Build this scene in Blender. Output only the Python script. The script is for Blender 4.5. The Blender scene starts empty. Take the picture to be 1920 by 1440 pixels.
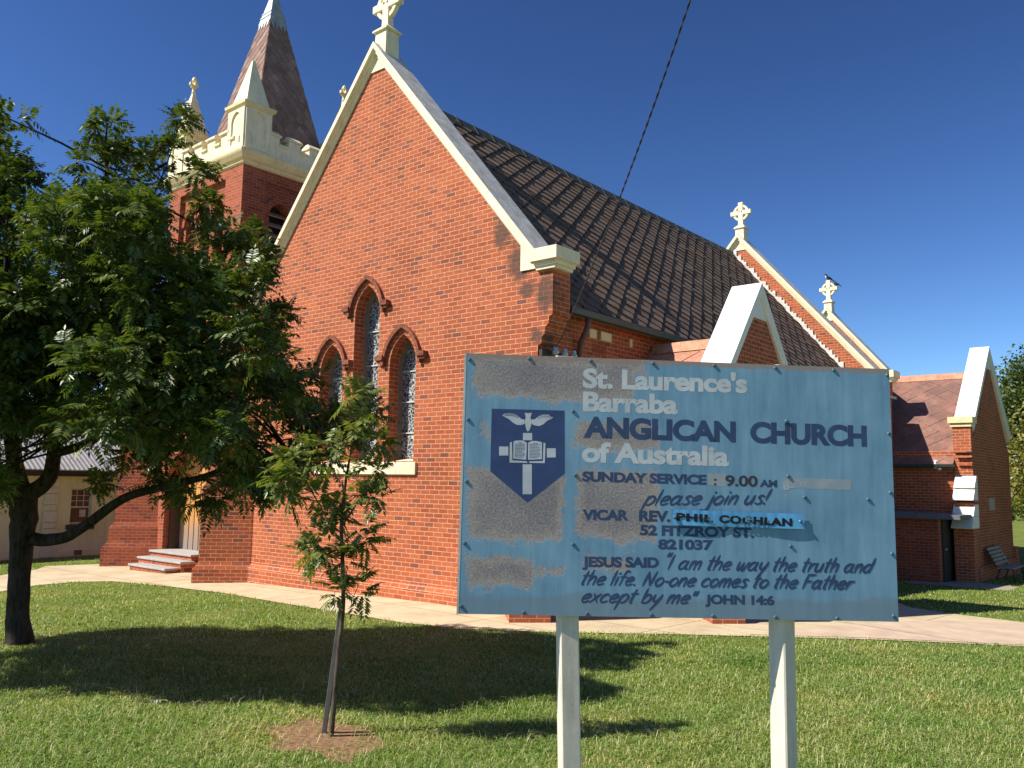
import bpy, bmesh, math, random
import numpy as np
from mathutils import Vector, Matrix
from mathutils.geometry import tessellate_polygon

random.seed(7)
SC = bpy.context.scene
COL = SC.collection

# ------------------------------------------------------------------ camera
cam_d = bpy.data.cameras.new('camera')
cam_d.sensor_width = 36.0
cam_d.lens = 1592.7 / 1920 * 36.0
cam_d.clip_end = 3000
cam = bpy.data.objects.new('camera', cam_d)
COL.objects.link(cam)
_r = Vector((0.76600, 0.64265, 0.01560)); _u = Vector((0.06261, -0.09874, 0.99314)); _f = Vector((-0.63978, 0.75977, 0.11588))
M = Matrix((( _r.x, _u.x, -_f.x, 13.392), (_r.y, _u.y, -_f.y, -11.2909), (_r.z, _u.z, -_f.z, 2.2059), (0, 0, 0, 1)))
cam.matrix_world = M
SC.camera = cam

# ------------------------------------------------------------------ sky, sun, exposure
SUN_AZ, SUN_EL = math.radians(-124.0), math.radians(45.5)
w = bpy.data.worlds.new('World'); SC.world = w; w.use_nodes = True
nt = w.node_tree
bg = nt.nodes['Background']
sky = nt.nodes.new('ShaderNodeTexSky'); sky.sky_type = 'NISHITA'; sky.sun_disc = False
sky.sun_elevation = SUN_EL
sky.sun_rotation = math.radians(90) - SUN_AZ
sky.altitude = 500; sky.air_density = 1.0; sky.dust_density = 0.25; sky.ozone_density = 3.0
sc_ = nt.nodes.new('ShaderNodeVectorMath'); sc_.operation = 'SCALE'; sc_.inputs['Scale'].default_value = 0.30
gm_ = nt.nodes.new('ShaderNodeGamma'); gm_.inputs['Gamma'].default_value = 1.60
s2_ = nt.nodes.new('ShaderNodeVectorMath'); s2_.operation = 'MULTIPLY'; s2_.inputs[1].default_value = (3.3, 3.55, 3.9)
mn_ = nt.nodes.new('ShaderNodeVectorMath'); mn_.operation = 'MINIMUM'; mn_.inputs[1].default_value = (16, 18, 20)
nt.links.new(sky.outputs[0], sc_.inputs[0]); nt.links.new(sc_.outputs[0], gm_.inputs['Color'])
nt.links.new(gm_.outputs[0], s2_.inputs[0]); nt.links.new(s2_.outputs[0], mn_.inputs[0])
nt.links.new(mn_.outputs[0], bg.inputs['Color'])
bg.inputs['Strength'].default_value = 0.049
sd = bpy.data.lights.new('sun', 'SUN'); sd.energy = 4.4; sd.angle = math.radians(0.5); sd.color = (1.0, 0.93, 0.82)
so = bpy.data.objects.new('sun', sd); COL.objects.link(so)
Lv = -Vector((math.cos(SUN_AZ) * math.cos(SUN_EL), math.sin(SUN_AZ) * math.cos(SUN_EL), math.sin(SUN_EL)))
so.rotation_euler = Lv.to_track_quat('-Z', 'Y').to_euler()
so.location = (0, 0, 40)
SC.view_settings.view_transform = 'Standard'
SC.view_settings.look = 'None'
SC.view_settings.exposure = 0.8
SC.view_settings.gamma = 1.0
SC.view_settings.use_curve_mapping = False

# ------------------------------------------------------------------ mesh helpers
ROOT = {}

def wpos(o):
    p = Vector((0, 0, 0))
    while o is not None:
        p += o.location; o = o.parent
    return p


class MB:
    def __init__(s):
        s.v = []; s.f = []; s.mi = []

    def add(s, verts, faces, mi=0):
        n = len(s.v)
        s.v.extend([tuple(p) for p in verts])
        for f in faces:
            s.f.append(tuple(i + n for i in f)); s.mi.append(mi)

    def box(s, a, b, mi=0):
        x0, y0, z0 = a; x1, y1, z1 = b
        s.add([(x0, y0, z0), (x1, y0, z0), (x1, y1, z0), (x0, y1, z0), (x0, y0, z1), (x1, y0, z1), (x1, y1, z1), (x0, y1, z1)],
              [(0, 3, 2, 1), (4, 5, 6, 7), (0, 1, 5, 4), (1, 2, 6, 5), (2, 3, 7, 6), (3, 0, 4, 7)], mi)

    def obox(s, c, ax, ay, az, mi=0):
        c = Vector(c); ax = Vector(ax); ay = Vector(ay); az = Vector(az)
        P = [c + sx * ax + sy * ay + sz * az for sz in (-1, 1) for sx, sy in ((-1, -1), (1, -1), (1, 1), (-1, 1))]
        s.add(P, [(0, 3, 2, 1), (4, 5, 6, 7), (0, 1, 5, 4), (1, 2, 6, 5), (2, 3, 7, 6), (3, 0, 4, 7)], mi)

    def prism(s, poly, d, mi=0):
        """poly: 3D loop, extruded by vector d"""
        n = len(poly); d = Vector(d)
        P = [Vector(p) for p in poly]; Q = [p + d for p in P]
        tris = tessellate_polygon([P])
        s.add(P + Q, [tuple(t) for t in tris] + [tuple(i + n for i in reversed(t)) for t in tris] +
              [(i, (i + 1) % n, n + (i + 1) % n, n + i) for i in range(n)], mi)

    def loft(s, rings, closed=True, caps=True, mi=0):
        n = len(rings[0]); V = [p for r in rings for p in r]; F = []
        for k in range(len(rings) - 1):
            for i in range(n if closed else n - 1):
                j = (i + 1) % n
                F.append((k * n + i, k * n + j, (k + 1) * n + j, (k + 1) * n + i))
        if caps and closed:
            F.append(tuple(reversed(range(n)))); F.append(tuple((len(rings) - 1) * n + i for i in range(n)))
        s.add(V, F, mi)

    def tube(s, pts, rad, n=8, mi=0, caps=True):
        pts = [Vector(p) for p in pts]
        if not hasattr(rad, '__len__'): rad = [rad] * len(pts)
        rings = []; ref = None
        for i, p in enumerate(pts):
            t = (pts[min(i + 1, len(pts) - 1)] - pts[max(i - 1, 0)]).normalized()
            if ref is None:
                ref = t.orthogonal().normalized()
            ref = (ref - t * ref.dot(t)).normalized(); b = t.cross(ref)
            rings.append([p + (ref * math.cos(2 * math.pi * k / n) + b * math.sin(2 * math.pi * k / n)) * rad[i] for k in range(n)])
        s.loft(rings, True, caps, mi)

    def lathe(s, c, prof, n=12, mi=0):
        c = Vector(c)
        s.loft([[c + Vector((r * math.cos(2 * math.pi * k / n), r * math.sin(2 * math.pi * k / n), z)) for k in range(n)] for r, z in prof], True, True, mi)

    def frust(s, c, z0, z1, h0, h1, mi=0, hy0=None, hy1=None):
        """square frustum: centre xy, half sizes"""
        x, y = c; hy0 = h0 if hy0 is None else hy0; hy1 = h1 if hy1 is None else hy1
        s.loft([[(x - h0, y - hy0, z0), (x + h0, y - hy0, z0), (x + h0, y + hy0, z0), (x - h0, y + hy0, z0)],
                [(x - h1, y - hy1, z1), (x + h1, y - hy1, z1), (x + h1, y + hy1, z1), (x - h1, y + hy1, z1)]], True, True, mi)

    def build(s, name, mats, parent=None, smooth=False, bevel=0, normals=True):
        off = wpos(parent) if parent else Vector((0, 0, 0))
        me = bpy.data.meshes.new(name)
        V = np.array(s.v, dtype=float) - np.array(off)
        me.from_pydata([tuple(p) for p in V], [], s.f)
        if not isinstance(mats, (list, tuple)): mats = [mats]
        for m in mats: me.materials.append(m)
        me.polygons.foreach_set('material_index', s.mi)
        if normals:
            bm = bmesh.new(); bm.from_mesh(me)
            bmesh.ops.recalc_face_normals(bm, faces=bm.faces)
            bm.to_mesh(me); bm.free()
        uv = me.uv_layers.new(name='UVMap')
        for p in me.polygons:
            n = p.normal
            h = math.hypot(n.x, n.y)
            for li in p.loop_indices:
                c = me.vertices[me.loops[li].vertex_index].co + off
                if h < 0.35: uv.data[li].uv = (c.x, c.y)
                else:
                    uv.data[li].uv = ((-n.y * c.x + n.x * c.y) / h, c.z / max(h, 0.4))
        if smooth:
            for p in me.polygons: p.use_smooth = True
        me.update()
        o = bpy.data.objects.new(name, me); COL.objects.link(o)
        if parent: o.parent = parent
        if bevel:
            md = o.modifiers.new('bevel', 'BEVEL'); md.width = bevel; md.segments = 2; md.limit_method = 'ANGLE'; md.angle_limit = math.radians(40)
        return o


def tag(o, label, cat, group=None):
    o['label'] = label; o['category'] = cat
    if group: o['group'] = group
    return o


def thing(name, loc, label, cat, group=None):
    o = bpy.data.objects.new(name, None); COL.objects.link(o); o.location = loc
    o.empty_display_size = 0.3
    return tag(o, label, cat, group)


def clip_poly(P, C):
    """clip polygon P (list of 2-tuples) by convex CCW polygon C"""
    out = P
    for i in range(len(C)):
        a = C[i]; b = C[(i + 1) % len(C)]
        inp = out; out = []
        if not inp: break
        def side(p): return (b[0] - a[0]) * (p[1] - a[1]) - (b[1] - a[1]) * (p[0] - a[0])
        for k in range(len(inp)):
            p = inp[k]; q = inp[(k + 1) % len(inp)]
            sp, sq = side(p), side(q)
            if sp >= 0: out.append(p)
            if (sp >= 0) != (sq >= 0):
                t = sp / (sp - sq); out.append((p[0] + t * (q[0] - p[0]), p[1] + t * (q[1] - p[1])))
    return out


def lozenge_tiles(mb, org, U, S, region, wu=0.58, ws=0.45, lip=0.026, clipc=0.16, seed=1):
    """diamond roof tiles laid on a plane: org + u*U + s*S, s runs down the slope; region = convex CCW polygon in (u, s)"""
    rnd = random.Random(seed)
    org = Vector(org); U = Vector(U).normalized(); S = Vector(S).normalized(); N = U.cross(S)
    if N.z < 0: N = -N
    us = [p[0] for p in region]; ss = [p[1] for p in region]
    hu, hs = wu / 2, ws / 2
    j0 = int(min(ss) / hs) - 1; j1 = int(max(ss) / hs) + 2
    i0 = int(min(us) / wu) - 2; i1 = int(max(us) / wu) + 2
    cx = hu * (1 - clipc)
    for j in range(j0, j1 + 1):
        for i in range(i0, i1 + 1):
            cu = i * wu + (hu if j % 2 else 0); cs = j * hs
            k = clipc
            poly = [(cu, cs - hs), (cu + hu * (1 - k), cs - hs * k), (cu + hu * (1 - k), cs + hs * k), (cu, cs + hs), (cu - hu * (1 - k), cs + hs * k), (cu - hu * (1 - k), cs - hs * k)]
            poly = clip_poly(poly, region)
            if len(poly) < 3: continue
            l = lip * rnd.uniform(0.75, 1.25); du = rnd.uniform(-0.006, 0.006)
            T = []; Bv = []
            for (u, s) in poly:
                h = 0.006 + l * (s - cs + hs) / ws + du * (u - cu) / hu
                T.append(org + U * u + S * s + N * h); Bv.append(org + U * u + S * s - N * 0.004)
            n = len(poly)
            mb.add(T + Bv, [tuple(range(n))] + [(a, n + a, n + (a + 1) % n, (a + 1) % n) for a in range(n)])


def arch_pts(cx, hw, zb, zs, za, n=7):
    """pointed arch outline, (x, z), counter-clockwise from bottom left"""
    P = [(cx - hw, zb), (cx + hw, zb)]
    h = za - zs
    R = (hw * hw + h * h) / (2 * hw)
    a1 = math.asin(min(1, h / R))
    for i in range(n + 1):
        a = a1 * i / n
        P.append((cx + hw - R + R * math.cos(a), zs + R * math.sin(a)))
    for i in range(n - 1, -1, -1):
        a = a1 * i / n
        P.append((cx - hw + R - R * math.cos(a), zs + R * math.sin(a)))
    return P


def arch_only(cx, hw, zs, za, n=10):
    return arch_pts(cx, hw, zs - 1, zs, za, n)[2:]


def wall_holes(mb, outer, holes, mp, dvec, mi=0, depth_outer=True):
    """flat wall front from 2D outline with holes; reveals run along dvec (world vector)"""
    d = Vector(dvec)
    loops = [[Vector((p[0], p[1], 0)) for p in outer]] + [[Vector((p[0], p[1], 0)) for p in h] for h in holes]
    tris = tessellate_polygon(loops)
    flat = [p for l in loops for p in l]
    W = [Vector(mp(p.x, p.y)) for p in flat]
    mb.add(W, [tuple(t) for t in tris], mi)
    for h in holes:
        n = len(h); A = [Vector(mp(*p)) for p in h]; Bq = [a + d for a in A]
        mb.add(A + Bq, [(i, (i + 1) % n, n + (i + 1) % n, n + i) for i in range(n)], mi)
    if depth_outer:
        n = len(outer); A = [Vector(mp(*p)) for p in outer]; Bq = [a + d for a in A]
        mb.add(A + Bq, [(i, (i + 1) % n, n + (i + 1) % n, n + i) for i in range(n)], mi)


# ------------------------------------------------------------------ materials
def newmat(name, rough=0.8, spec=0.3):
    m = bpy.data.materials.new(name); m.use_nodes = True
    b = m.node_tree.nodes['Principled BSDF']
    b.inputs['Roughness'].default_value = rough
    b.inputs['Specular IOR Level'].default_value = spec
    return m, m.node_tree, b


def N(nt, t, **kw):
    n = nt.nodes.new(t)
    for k, v in kw.items(): setattr(n, k, v)
    return n


def ramp(nt, stops, interp='LINEAR'):
    r = nt.nodes.new('ShaderNodeValToRGB'); r.color_ramp.interpolation = interp
    e = r.color_ramp.elements
    while len(e) > 1: e.remove(e[-1])
    e[0].position = stops[0][0]; e[0].color = (*stops[0][1], 1) if len(stops[0][1]) == 3 else stops[0][1]
    for p, c in stops[1:]:
        x = e.new(p); x.color = (*c, 1) if len(c) == 3 else c
    return r


def noise(nt, vec, scale, detail=4, rough=0.6):
    n = nt.nodes.new('ShaderNodeTexNoise'); n.inputs['Scale'].default_value = scale
    n.inputs['Detail'].default_value = detail; n.inputs['Roughness'].default_value = rough
    if vec is not None: nt.links.new(vec, n.inputs['Vector'])
    return n


def mix(nt, a, b, fac, blend='MIX'):
    m = nt.nodes.new('ShaderNodeMix'); m.data_type = 'RGBA'; m.blend_type = blend
    for i, v in ((0, fac), (6, a), (7, b)):
        if hasattr(v, 'links'): nt.links.new(v, m.inputs[i])
        elif isinstance(v, (int, float)): m.inputs[i].default_value = v
        else: m.inputs[i].default_value = (*v, 1)
    return m.outputs[2]


def math_(nt, op, a, b=None, clamp=False):
    m = nt.nodes.new('ShaderNodeMath'); m.operation = op; m.use_clamp = clamp
    for i, v in enumerate((a, b)):
        if v is None: continue
        if hasattr(v, 'links'): nt.links.new(v, m.inputs[i])
        else: m.inputs[i].default_value = v
    return m.outputs[0]


def objco(nt):
    return nt.nodes.new('ShaderNodeTexCoord').outputs['Object']


def bump(nt, b, h, strength=0.3, dist=0.02):
    n = nt.nodes.new('ShaderNodeBump'); n.inputs['Strength'].default_value = strength; n.inputs['Distance'].default_value = dist
    nt.links.new(h, n.inputs['Height']); nt.links.new(n.outputs[0], b.inputs['Normal'])


def brick_mat(name, stops, mortar, stain=None, w=0.24, h=0.086):
    m, nt, b = newmat(name, 0.88, 0.2)
    L = nt.links
    uv = nt.nodes.new('ShaderNodeTexCoord').outputs['UV']; oc = objco(nt)
    wob = noise(nt, oc, 3.5, 2)
    vm = N(nt, 'ShaderNodeVectorMath', operation='MULTIPLY_ADD')
    L.new(wob.outputs['Color'], vm.inputs[0]); vm.inputs[1].default_value = (0.012, 0.012, 0); L.new(uv, vm.inputs[2])
    br = N(nt, 'ShaderNodeTexBrick', offset=0.5, squash=1.0)
    L.new(vm.outputs[0], br.inputs['Vector'])
    br.inputs['Color1'].default_value = (0, 0, 0, 1); br.inputs['Color2'].default_value = (1, 1, 1, 1); br.inputs['Mortar'].default_value = (0.5, 0.5, 0.5, 1)
    br.inputs['Scale'].default_value = 1; br.inputs['Mortar Size'].default_value = 0.0068; br.inputs['Mortar Smooth'].default_value = 0.25
    br.inputs['Bias'].default_value = 0; br.inputs['Brick Width'].default_value = w; br.inputs['Row Height'].default_value = h
    rr = ramp(nt, stops); L.new(br.outputs['Color'], rr.inputs[0])
    big = noise(nt, oc, 0.7, 4); bigr = ramp(nt, [(0.3, (0.76, 0.72, 0.70)), (0.5, (1.0, 0.98, 0.96)), (0.7, (1.12, 1.12, 1.12))]); L.new(big.outputs[0], bigr.inputs[0])
    fine = noise(nt, oc, 45, 3); fr = ramp(nt, [(0.3, (0.78, 0.76, 0.75)), (0.7, (1.15, 1.15, 1.15))]); L.new(fine.outputs[0], fr.inputs[0])
    c = mix(nt, rr.outputs[0], bigr.outputs[0], 1.0, 'MULTIPLY'); c = mix(nt, c, fr.outputs[0], 1.0, 'MULTIPLY')
    mn = noise(nt, oc, 6, 3); mr = ramp(nt, [(0.3, tuple(x * 0.72 for x in mortar)), (0.75, tuple(x * 1.12 for x in mortar))]); L.new(mn.outputs[0], mr.inputs[0])
    c = mix(nt, c, mr.outputs[0], br.outputs['Fac'])
    if stain:
        # lichen and soot marks: (centre, half size) boxes in object space, broken up by noise
        dn = noise(nt, oc, 5, 5, 0.7)
        tot = None
        for (cx, cy, cz, hx, hy, hz) in stain:
            s = N(nt, 'ShaderNodeVectorMath', operation='SUBTRACT'); L.new(oc, s.inputs[0]); s.inputs[1].default_value = (cx, cy, cz)
            d = N(nt, 'ShaderNodeVectorMath', operation='DIVIDE'); L.new(s.outputs[0], d.inputs[0]); d.inputs[1].default_value = (hx, hy, hz)
            ln = N(nt, 'ShaderNodeVectorMath', operation='LENGTH'); L.new(d.outputs[0], ln.inputs[0])
            f = math_(nt, 'SUBTRACT', 1.25, ln.outputs['Value'], True)
            tot = f if tot is None else math_(nt, 'MAXIMUM', tot, f)
        f = math_(nt, 'MULTIPLY', tot, dn.outputs[0]); f2 = ramp(nt, [(0.22, (0, 0, 0)), (0.42, (0.8, 0.8, 0.8))]); L.new(f, f2.inputs[0])
        c = mix(nt, c, (0.075, 0.055, 0.045), f2.outputs[0])
    L.new(c, b.inputs['Base Color'])
    inv = math_(nt, 'SUBTRACT', 1.0, br.outputs['Fac'])
    hh = math_(nt, 'ADD', inv, math_(nt, 'MULTIPLY', fine.outputs[0], 0.35))
    bump(nt, b, hh, 0.55, 0.008)
    return m


BR_STOPS = [(0.0, (0.32, 0.080, 0.036)), (0.22, (0.39, 0.100, 0.043)), (0.5, (0.43, 0.122, 0.052)), (0.82, (0.38, 0.104, 0.047)), (0.93, (0.29, 0.088, 0.050)), (1.0, (0.20, 0.074, 0.052))]
M_BRICK = brick_mat('red_brick', BR_STOPS, (0.66, 0.36, 0.215),
                    stain=[(4.6, 0, 5.45, 0.28, 0.7, 0.55), (4.2, 0, 5.6, 0.3, 0.3, 0.25), (4.0, 0, 6.1, 0.4, 0.3, 0.6), (3.6, 0, 6.7, 0.3, 0.3, 0.5), (4.4, 0.2, 4.75, 0.3, 0.5, 0.3)])
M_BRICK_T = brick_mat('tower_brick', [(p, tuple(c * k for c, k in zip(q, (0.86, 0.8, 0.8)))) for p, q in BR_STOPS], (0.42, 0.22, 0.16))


def hood_mat():
    m, nt, b = newmat('dark_moulded_brick', 0.9, 0.2)
    n = noise(nt, objco(nt), 14, 4); r = ramp(nt, [(0.3, (0.10, 0.045, 0.03)), (0.5, (0.24, 0.085, 0.05)), (0.72, (0.36, 0.12, 0.065))]); nt.links.new(n.outputs[0], r.inputs[0])
    nt.links.new(r.outputs[0], b.inputs['Base Color']); bump(nt, b, n.outputs[0], 0.4)
    return m


M_HOOD = hood_mat()


def paint_mat(name, col, dirt=0.25, rough=0.6, scale=2.5):
    m, nt, b = newmat(name, rough, 0.3)
    oc = objco(nt)
    n = noise(nt, oc, scale, 6, 0.65); r = ramp(nt, [(0.35, tuple(c * (1 - dirt) for c in col)), (0.6, col)]); nt.links.new(n.outputs[0], r.inputs[0])
    sp = noise(nt, oc, 60, 2); sr = ramp(nt, [(0.28, (0.45, 0.42, 0.38)), (0.36, (1, 1, 1))]); nt.links.new(sp.outputs[0], sr.inputs[0])
    c = mix(nt, r.outputs[0], sr.outputs[0], dirt * 2, 'MULTIPLY')
    mp = N(nt, 'ShaderNodeMapping'); mp.inputs['Scale'].default_value = (9, 9, 1.1); nt.links.new(oc, mp.inputs[0])
    st = noise(nt, mp.outputs[0], 1.3, 6, 0.7); sr2 = ramp(nt, [(0.52, (1, 1, 1)), (0.72, (0.55, 0.50, 0.43))]); nt.links.new(st.outputs[0], sr2.inputs[0])
    c = mix(nt, c, sr2.outputs[0], min(1.0, dirt * 4), 'MULTIPLY')
    nt.links.new(c, b.inputs['Base Color']); bump(nt, b, sp.outputs[0], 0.12, 0.005)
    return m


M_CREAM = paint_mat('cream_painted_render', (0.82, 0.68, 0.38), 0.14)
M_CREAM_W = paint_mat('cream_white_coping', (0.86, 0.76, 0.52), 0.14)
M_WHITE = paint_mat('white_painted_render', (0.82, 0.80, 0.74), 0.06)


def coping_top_mat():
    m, nt, b = newmat('weathered_cement_coping', 0.9, 0.2)
    oc = objco(nt)
    n = noise(nt, oc, 4, 6, 0.7); r = ramp(nt, [(0.3, (0.36, 0.34, 0.31)), (0.7, (0.66, 0.64, 0.60))]); nt.links.new(n.outputs[0], r.inputs[0])
    s = noise(nt, oc, 30, 3); sr = ramp(nt, [(0.3, (0.12, 0.11, 0.1)), (0.4, (1, 1, 1))]); nt.links.new(s.outputs[0], sr.inputs[0])
    nt.links.new(mix(nt, r.outputs[0], sr.outputs[0], 0.7, 'MULTIPLY'), b.inputs['Base Color']); bump(nt, b, n.outputs[0], 0.3, 0.01)
    return m


M_COPTOP = coping_top_mat()


def tile_mat(name, cols, dust=None, scale=3.0, rough=0.9):
    m, nt, b = newmat(name, rough, 0.2)
    oc = objco(nt); L = nt.links
    g = nt.nodes.new('ShaderNodeNewGeometry')
    r = ramp(nt, [(i / (len(cols) - 1), c) for i, c in enumerate(cols)]); L.new(g.outputs['Random Per Island'], r.inputs[0])
    n = noise(nt, oc, scale, 6, 0.7); nr = ramp(nt, [(0.3, (0.72, 0.72, 0.72)), (0.7, (1.2, 1.18, 1.16))]); L.new(n.outputs[0], nr.inputs[0])
    c = mix(nt, r.outputs[0], nr.outputs[0], 1.0, 'MULTIPLY')
    f = noise(nt, oc, 40, 4); fr = ramp(nt, [(0.3, (0.65, 0.65, 0.65)), (0.7, (1.2, 1.2, 1.2))]); L.new(f.outputs[0], fr.inputs[0])
    c = mix(nt, c, fr.outputs[0], 1.0, 'MULTIPLY')
    if dust:
        d = noise(nt, oc, 1.6, 7, 0.75); dr = ramp(nt, [(0.45, (0, 0, 0)), (0.6, (0.85, 0.85, 0.85))]); L.new(d.outputs[0], dr.inputs[0])
        c = mix(nt, c, dust, dr.outputs[0])
    L.new(c, b.inputs['Base Color']); bump(nt, b, f.outputs[0], 0.35, 0.006)
    return m


M_TILE = tile_mat('dark_roof_tile', [(0.145, 0.098, 0.075), (0.175, 0.12, 0.092), (0.155, 0.112, 0.09), (0.195, 0.132, 0.10), (0.13, 0.094, 0.078)])
M_TILE_T = tile_mat('lichened_terracotta_tile', [(0.26, 0.13, 0.10), (0.30, 0.165, 0.13), (0.24, 0.13, 0.11)], (0.16, 0.095, 0.08), 2.0)
M_SPIRE = tile_mat('spire_shingle', [(0.25, 0.16, 0.13), (0.32, 0.205, 0.17), (0.21, 0.135, 0.115), (0.38, 0.255, 0.205)])
M_RIDGE_T = paint_mat('terracotta_ridge', (0.60, 0.30, 0.19), 0.35, 0.85, 5)


def plain(name, col, rough=0.6, spec=0.4, metal=0.0, var=0.25, scale=8):
    m, nt, b = newmat(name, rough, spec); b.inputs['Metallic'].default_value = metal
    n = noise(nt, objco(nt), scale, 5); r = ramp(nt, [(0.3, tuple(c * (1 - var) for c in col)), (0.7, tuple(min(1, c * (1 + var * 0.6)) for c in col))]); nt.links.new(n.outputs[0], r.inputs[0])
    nt.links.new(r.outputs[0], b.inputs['Base Color']); bump(nt, b, n.outputs[0], 0.08, 0.004)
    return m


M_RIDGE = plain('dark_ridge_capping', (0.055, 0.06, 0.055), 0.7)
M_GUTTER = plain('dark_green_gutter', (0.045, 0.065, 0.05), 0.5)
M_PIPE = plain('brown_downpipe', (0.16, 0.075, 0.055), 0.5)
M_LEAD = plain('lead_cap', (0.40, 0.42, 0.42), 0.55, 0.4, 0.3, 0.3, 6)
M_GLASSY = plain('grey_porcelain', (0.5, 0.52, 0.52), 0.25, 0.5)
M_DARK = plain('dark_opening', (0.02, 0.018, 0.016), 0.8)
M_LOUVRE = plain('dark_timber_louvre', (0.09, 0.055, 0.04), 0.8)
M_SLATESTEP = plain('grey_stone_tread', (0.40, 0.38, 0.36), 0.85, 0.2, 0, 0.2, 10)
M_FLASH = plain('white_mortar_flashing', (0.66, 0.63, 0.58), 0.9, 0.2, 0, 0.3, 12)
M_DOOR_D = plain('dark_painted_door', (0.03, 0.028, 0.025), 0.6)


def leadlight_mat():
    m, nt, b = newmat('leaded_stained_glass', 0.35, 0.5)
    oc = objco(nt); L = nt.links
    mp = N(nt, 'ShaderNodeMapping'); mp.inputs['Scale'].default_value = (1, 0.0, 1); L.new(oc, mp.inputs[0])
    nz = noise(nt, mp.outputs[0], 7, 2); vm = N(nt, 'ShaderNodeVectorMath', operation='MULTIPLY_ADD'); L.new(nz.outputs['Color'], vm.inputs[0]); vm.inputs[1].default_value = (0.12, 0, 0.12); L.new(mp.outputs[0], vm.inputs[2])
    v = N(nt, 'ShaderNodeTexVoronoi', feature='DISTANCE_TO_EDGE'); v.inputs['Scale'].default_value = 12.5; L.new(vm.outputs[0], v.inputs['Vector'])
    v2 = N(nt, 'ShaderNodeTexVoronoi', feature='F1'); v2.inputs['Scale'].default_value = 12.5; L.new(vm.outputs[0], v2.inputs['Vector'])
    line = ramp(nt, [(0.045, (1, 1, 1)), (0.075, (0, 0, 0))]); L.new(v.outputs['Distance'], line.inputs[0])
    sep = N(nt, 'ShaderNodeSeparateXYZ'); L.new(oc, sep.inputs[0])
    cc = N(nt, 'ShaderNodeSeparateColor'); L.new(v2.outputs['Color'], cc.inputs[0])
    gl = ramp(nt, [(0, (0.025, 0.03, 0.035)), (0.5, (0.06, 0.065, 0.07)), (0.75, (0.05, 0.06, 0.085)), (0.9, (0.12, 0.115, 0.08)), (1, (0.16, 0.17, 0.15))]); L.new(cc.outputs[0], gl.inputs[0])
    c = mix(nt, gl.outputs[0], (0.52, 0.54, 0.52), line.outputs[0])
    L.new(c, b.inputs['Base Color'])
    return m


M_LEADLIGHT = leadlight_mat()


def door_mat():
    m, nt, b = newmat('weathered_timber_door', 0.65, 0.3)
    oc = objco(nt); L = nt.links
    mp = N(nt, 'ShaderNodeMapping'); mp.inputs['Scale'].default_value = (14, 14, 0.8); L.new(oc, mp.inputs[0])
    n = noise(nt, mp.outputs[0], 1.5, 5); r = ramp(nt, [(0.3, (0.34, 0.14, 0.035)), (0.5, (0.52, 0.24, 0.06)), (0.7, (0.62, 0.31, 0.09))]); L.new(n.outputs[0], r.inputs[0])
    sep = N(nt, 'ShaderNodeSeparateXYZ'); L.new(oc, sep.inputs[0])
    n2 = noise(nt, mp.outputs[0], 0.9, 4)
    z = math_(nt, 'ADD', sep.outputs['Z'], math_(nt, 'MULTIPLY', n2.outputs[0], 0.7))
    f = ramp(nt, [(0.3, (0.9, 0.9, 0.9)), (0.62, (0.7, 0.7, 0.7)), (0.9, (0, 0, 0))]); mr = N(nt, 'ShaderNodeMapRange'); mr.inputs[1].default_value = 0.2; mr.inputs[2].default_value = 1.6; L.new(z, mr.inputs[0]); L.new(mr.outputs[0], f.inputs[0])
    c = mix(nt, r.outputs[0], (0.25, 0.22, 0.19), f.outputs[0])
    L.new(c, b.inputs['Base Color']); bump(nt, b, n.outputs[0], 0.2)
    return m


M_DOOR = door_mat()

# ------------------------------------------------------------------ measured tables (metres)
CORN= [(0.0, 0.0), (2.4639, -0.0), (2.4461, 1.4308), (-0.0058, 1.4294)]
TEXT= [("St. Laurence's", (0.6551, 1.2555), (1.6045, 1.2596), 0.1124, 'w'), ('Barraba', (0.6575, 1.1232), (1.201, 1.1245), 0.1132, 'w'), ('ANGLICAN', (0.6641, 0.9758), (1.5358, 0.9752), 0.1199, 'b'), ('CHURCH', (1.6199, 0.976), (2.3032, 0.9749), 0.1215, 'b'), ('of Australia', (0.6563, 0.8388), (1.4959, 0.8396), 0.1131, 'w'), ('SUNDAY SERVICE', (0.6619, 0.7315), (1.3665, 0.7321), 0.0562, 'b'), (':', (1.4086, 0.7309), (1.4239, 0.7313), 0.0537, 'k'), ('9.00', (1.4738, 0.7282), (1.6612, 0.7296), 0.0613, 'k'), ('AM', (1.6726, 0.7287), (1.7741, 0.7291), 0.042, 'b'), ('VICAR', (0.6657, 0.5193), (0.9247, 0.5223), 0.0585, 'b'), ('REV.', (0.9836, 0.52), (1.1614, 0.52), 0.0616, 'b'), ('52 FITZROY ST.', (0.9888, 0.4442), (1.6406, 0.4434), 0.0571, 'b'), ('821037', (1.0925, 0.369), (1.4047, 0.3718), 0.0555, 'b'), ('JESUS SAID', (0.6697, 0.264), (1.0977, 0.2682), 0.0568, 'b'), ('JOHN 14:6', (1.3586, 0.0774), (1.7513, 0.0774), 0.0519, 'b'), ('PHIL', (1.1916, 0.529), (1.3991, 0.5224), 0.0442, 'n'), ('COGHLAN', (1.4344, 0.5227), (1.8526, 0.5136), 0.0443, 'n')]
SCRIPT= [('please join us!', (0.9887, 0.6098), (1.7412, 0.6356), 0.0472), ('"I am the way the truth and', (1.1478, 0.2626), (2.3377, 0.2673), 0.0451), ('the life. No-one comes to the Father', (0.6726, 0.1691), (2.2118, 0.1736), 0.0445), ('except by me"', (0.6743, 0.0747), (1.3225, 0.0782), 0.0443)]
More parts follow.
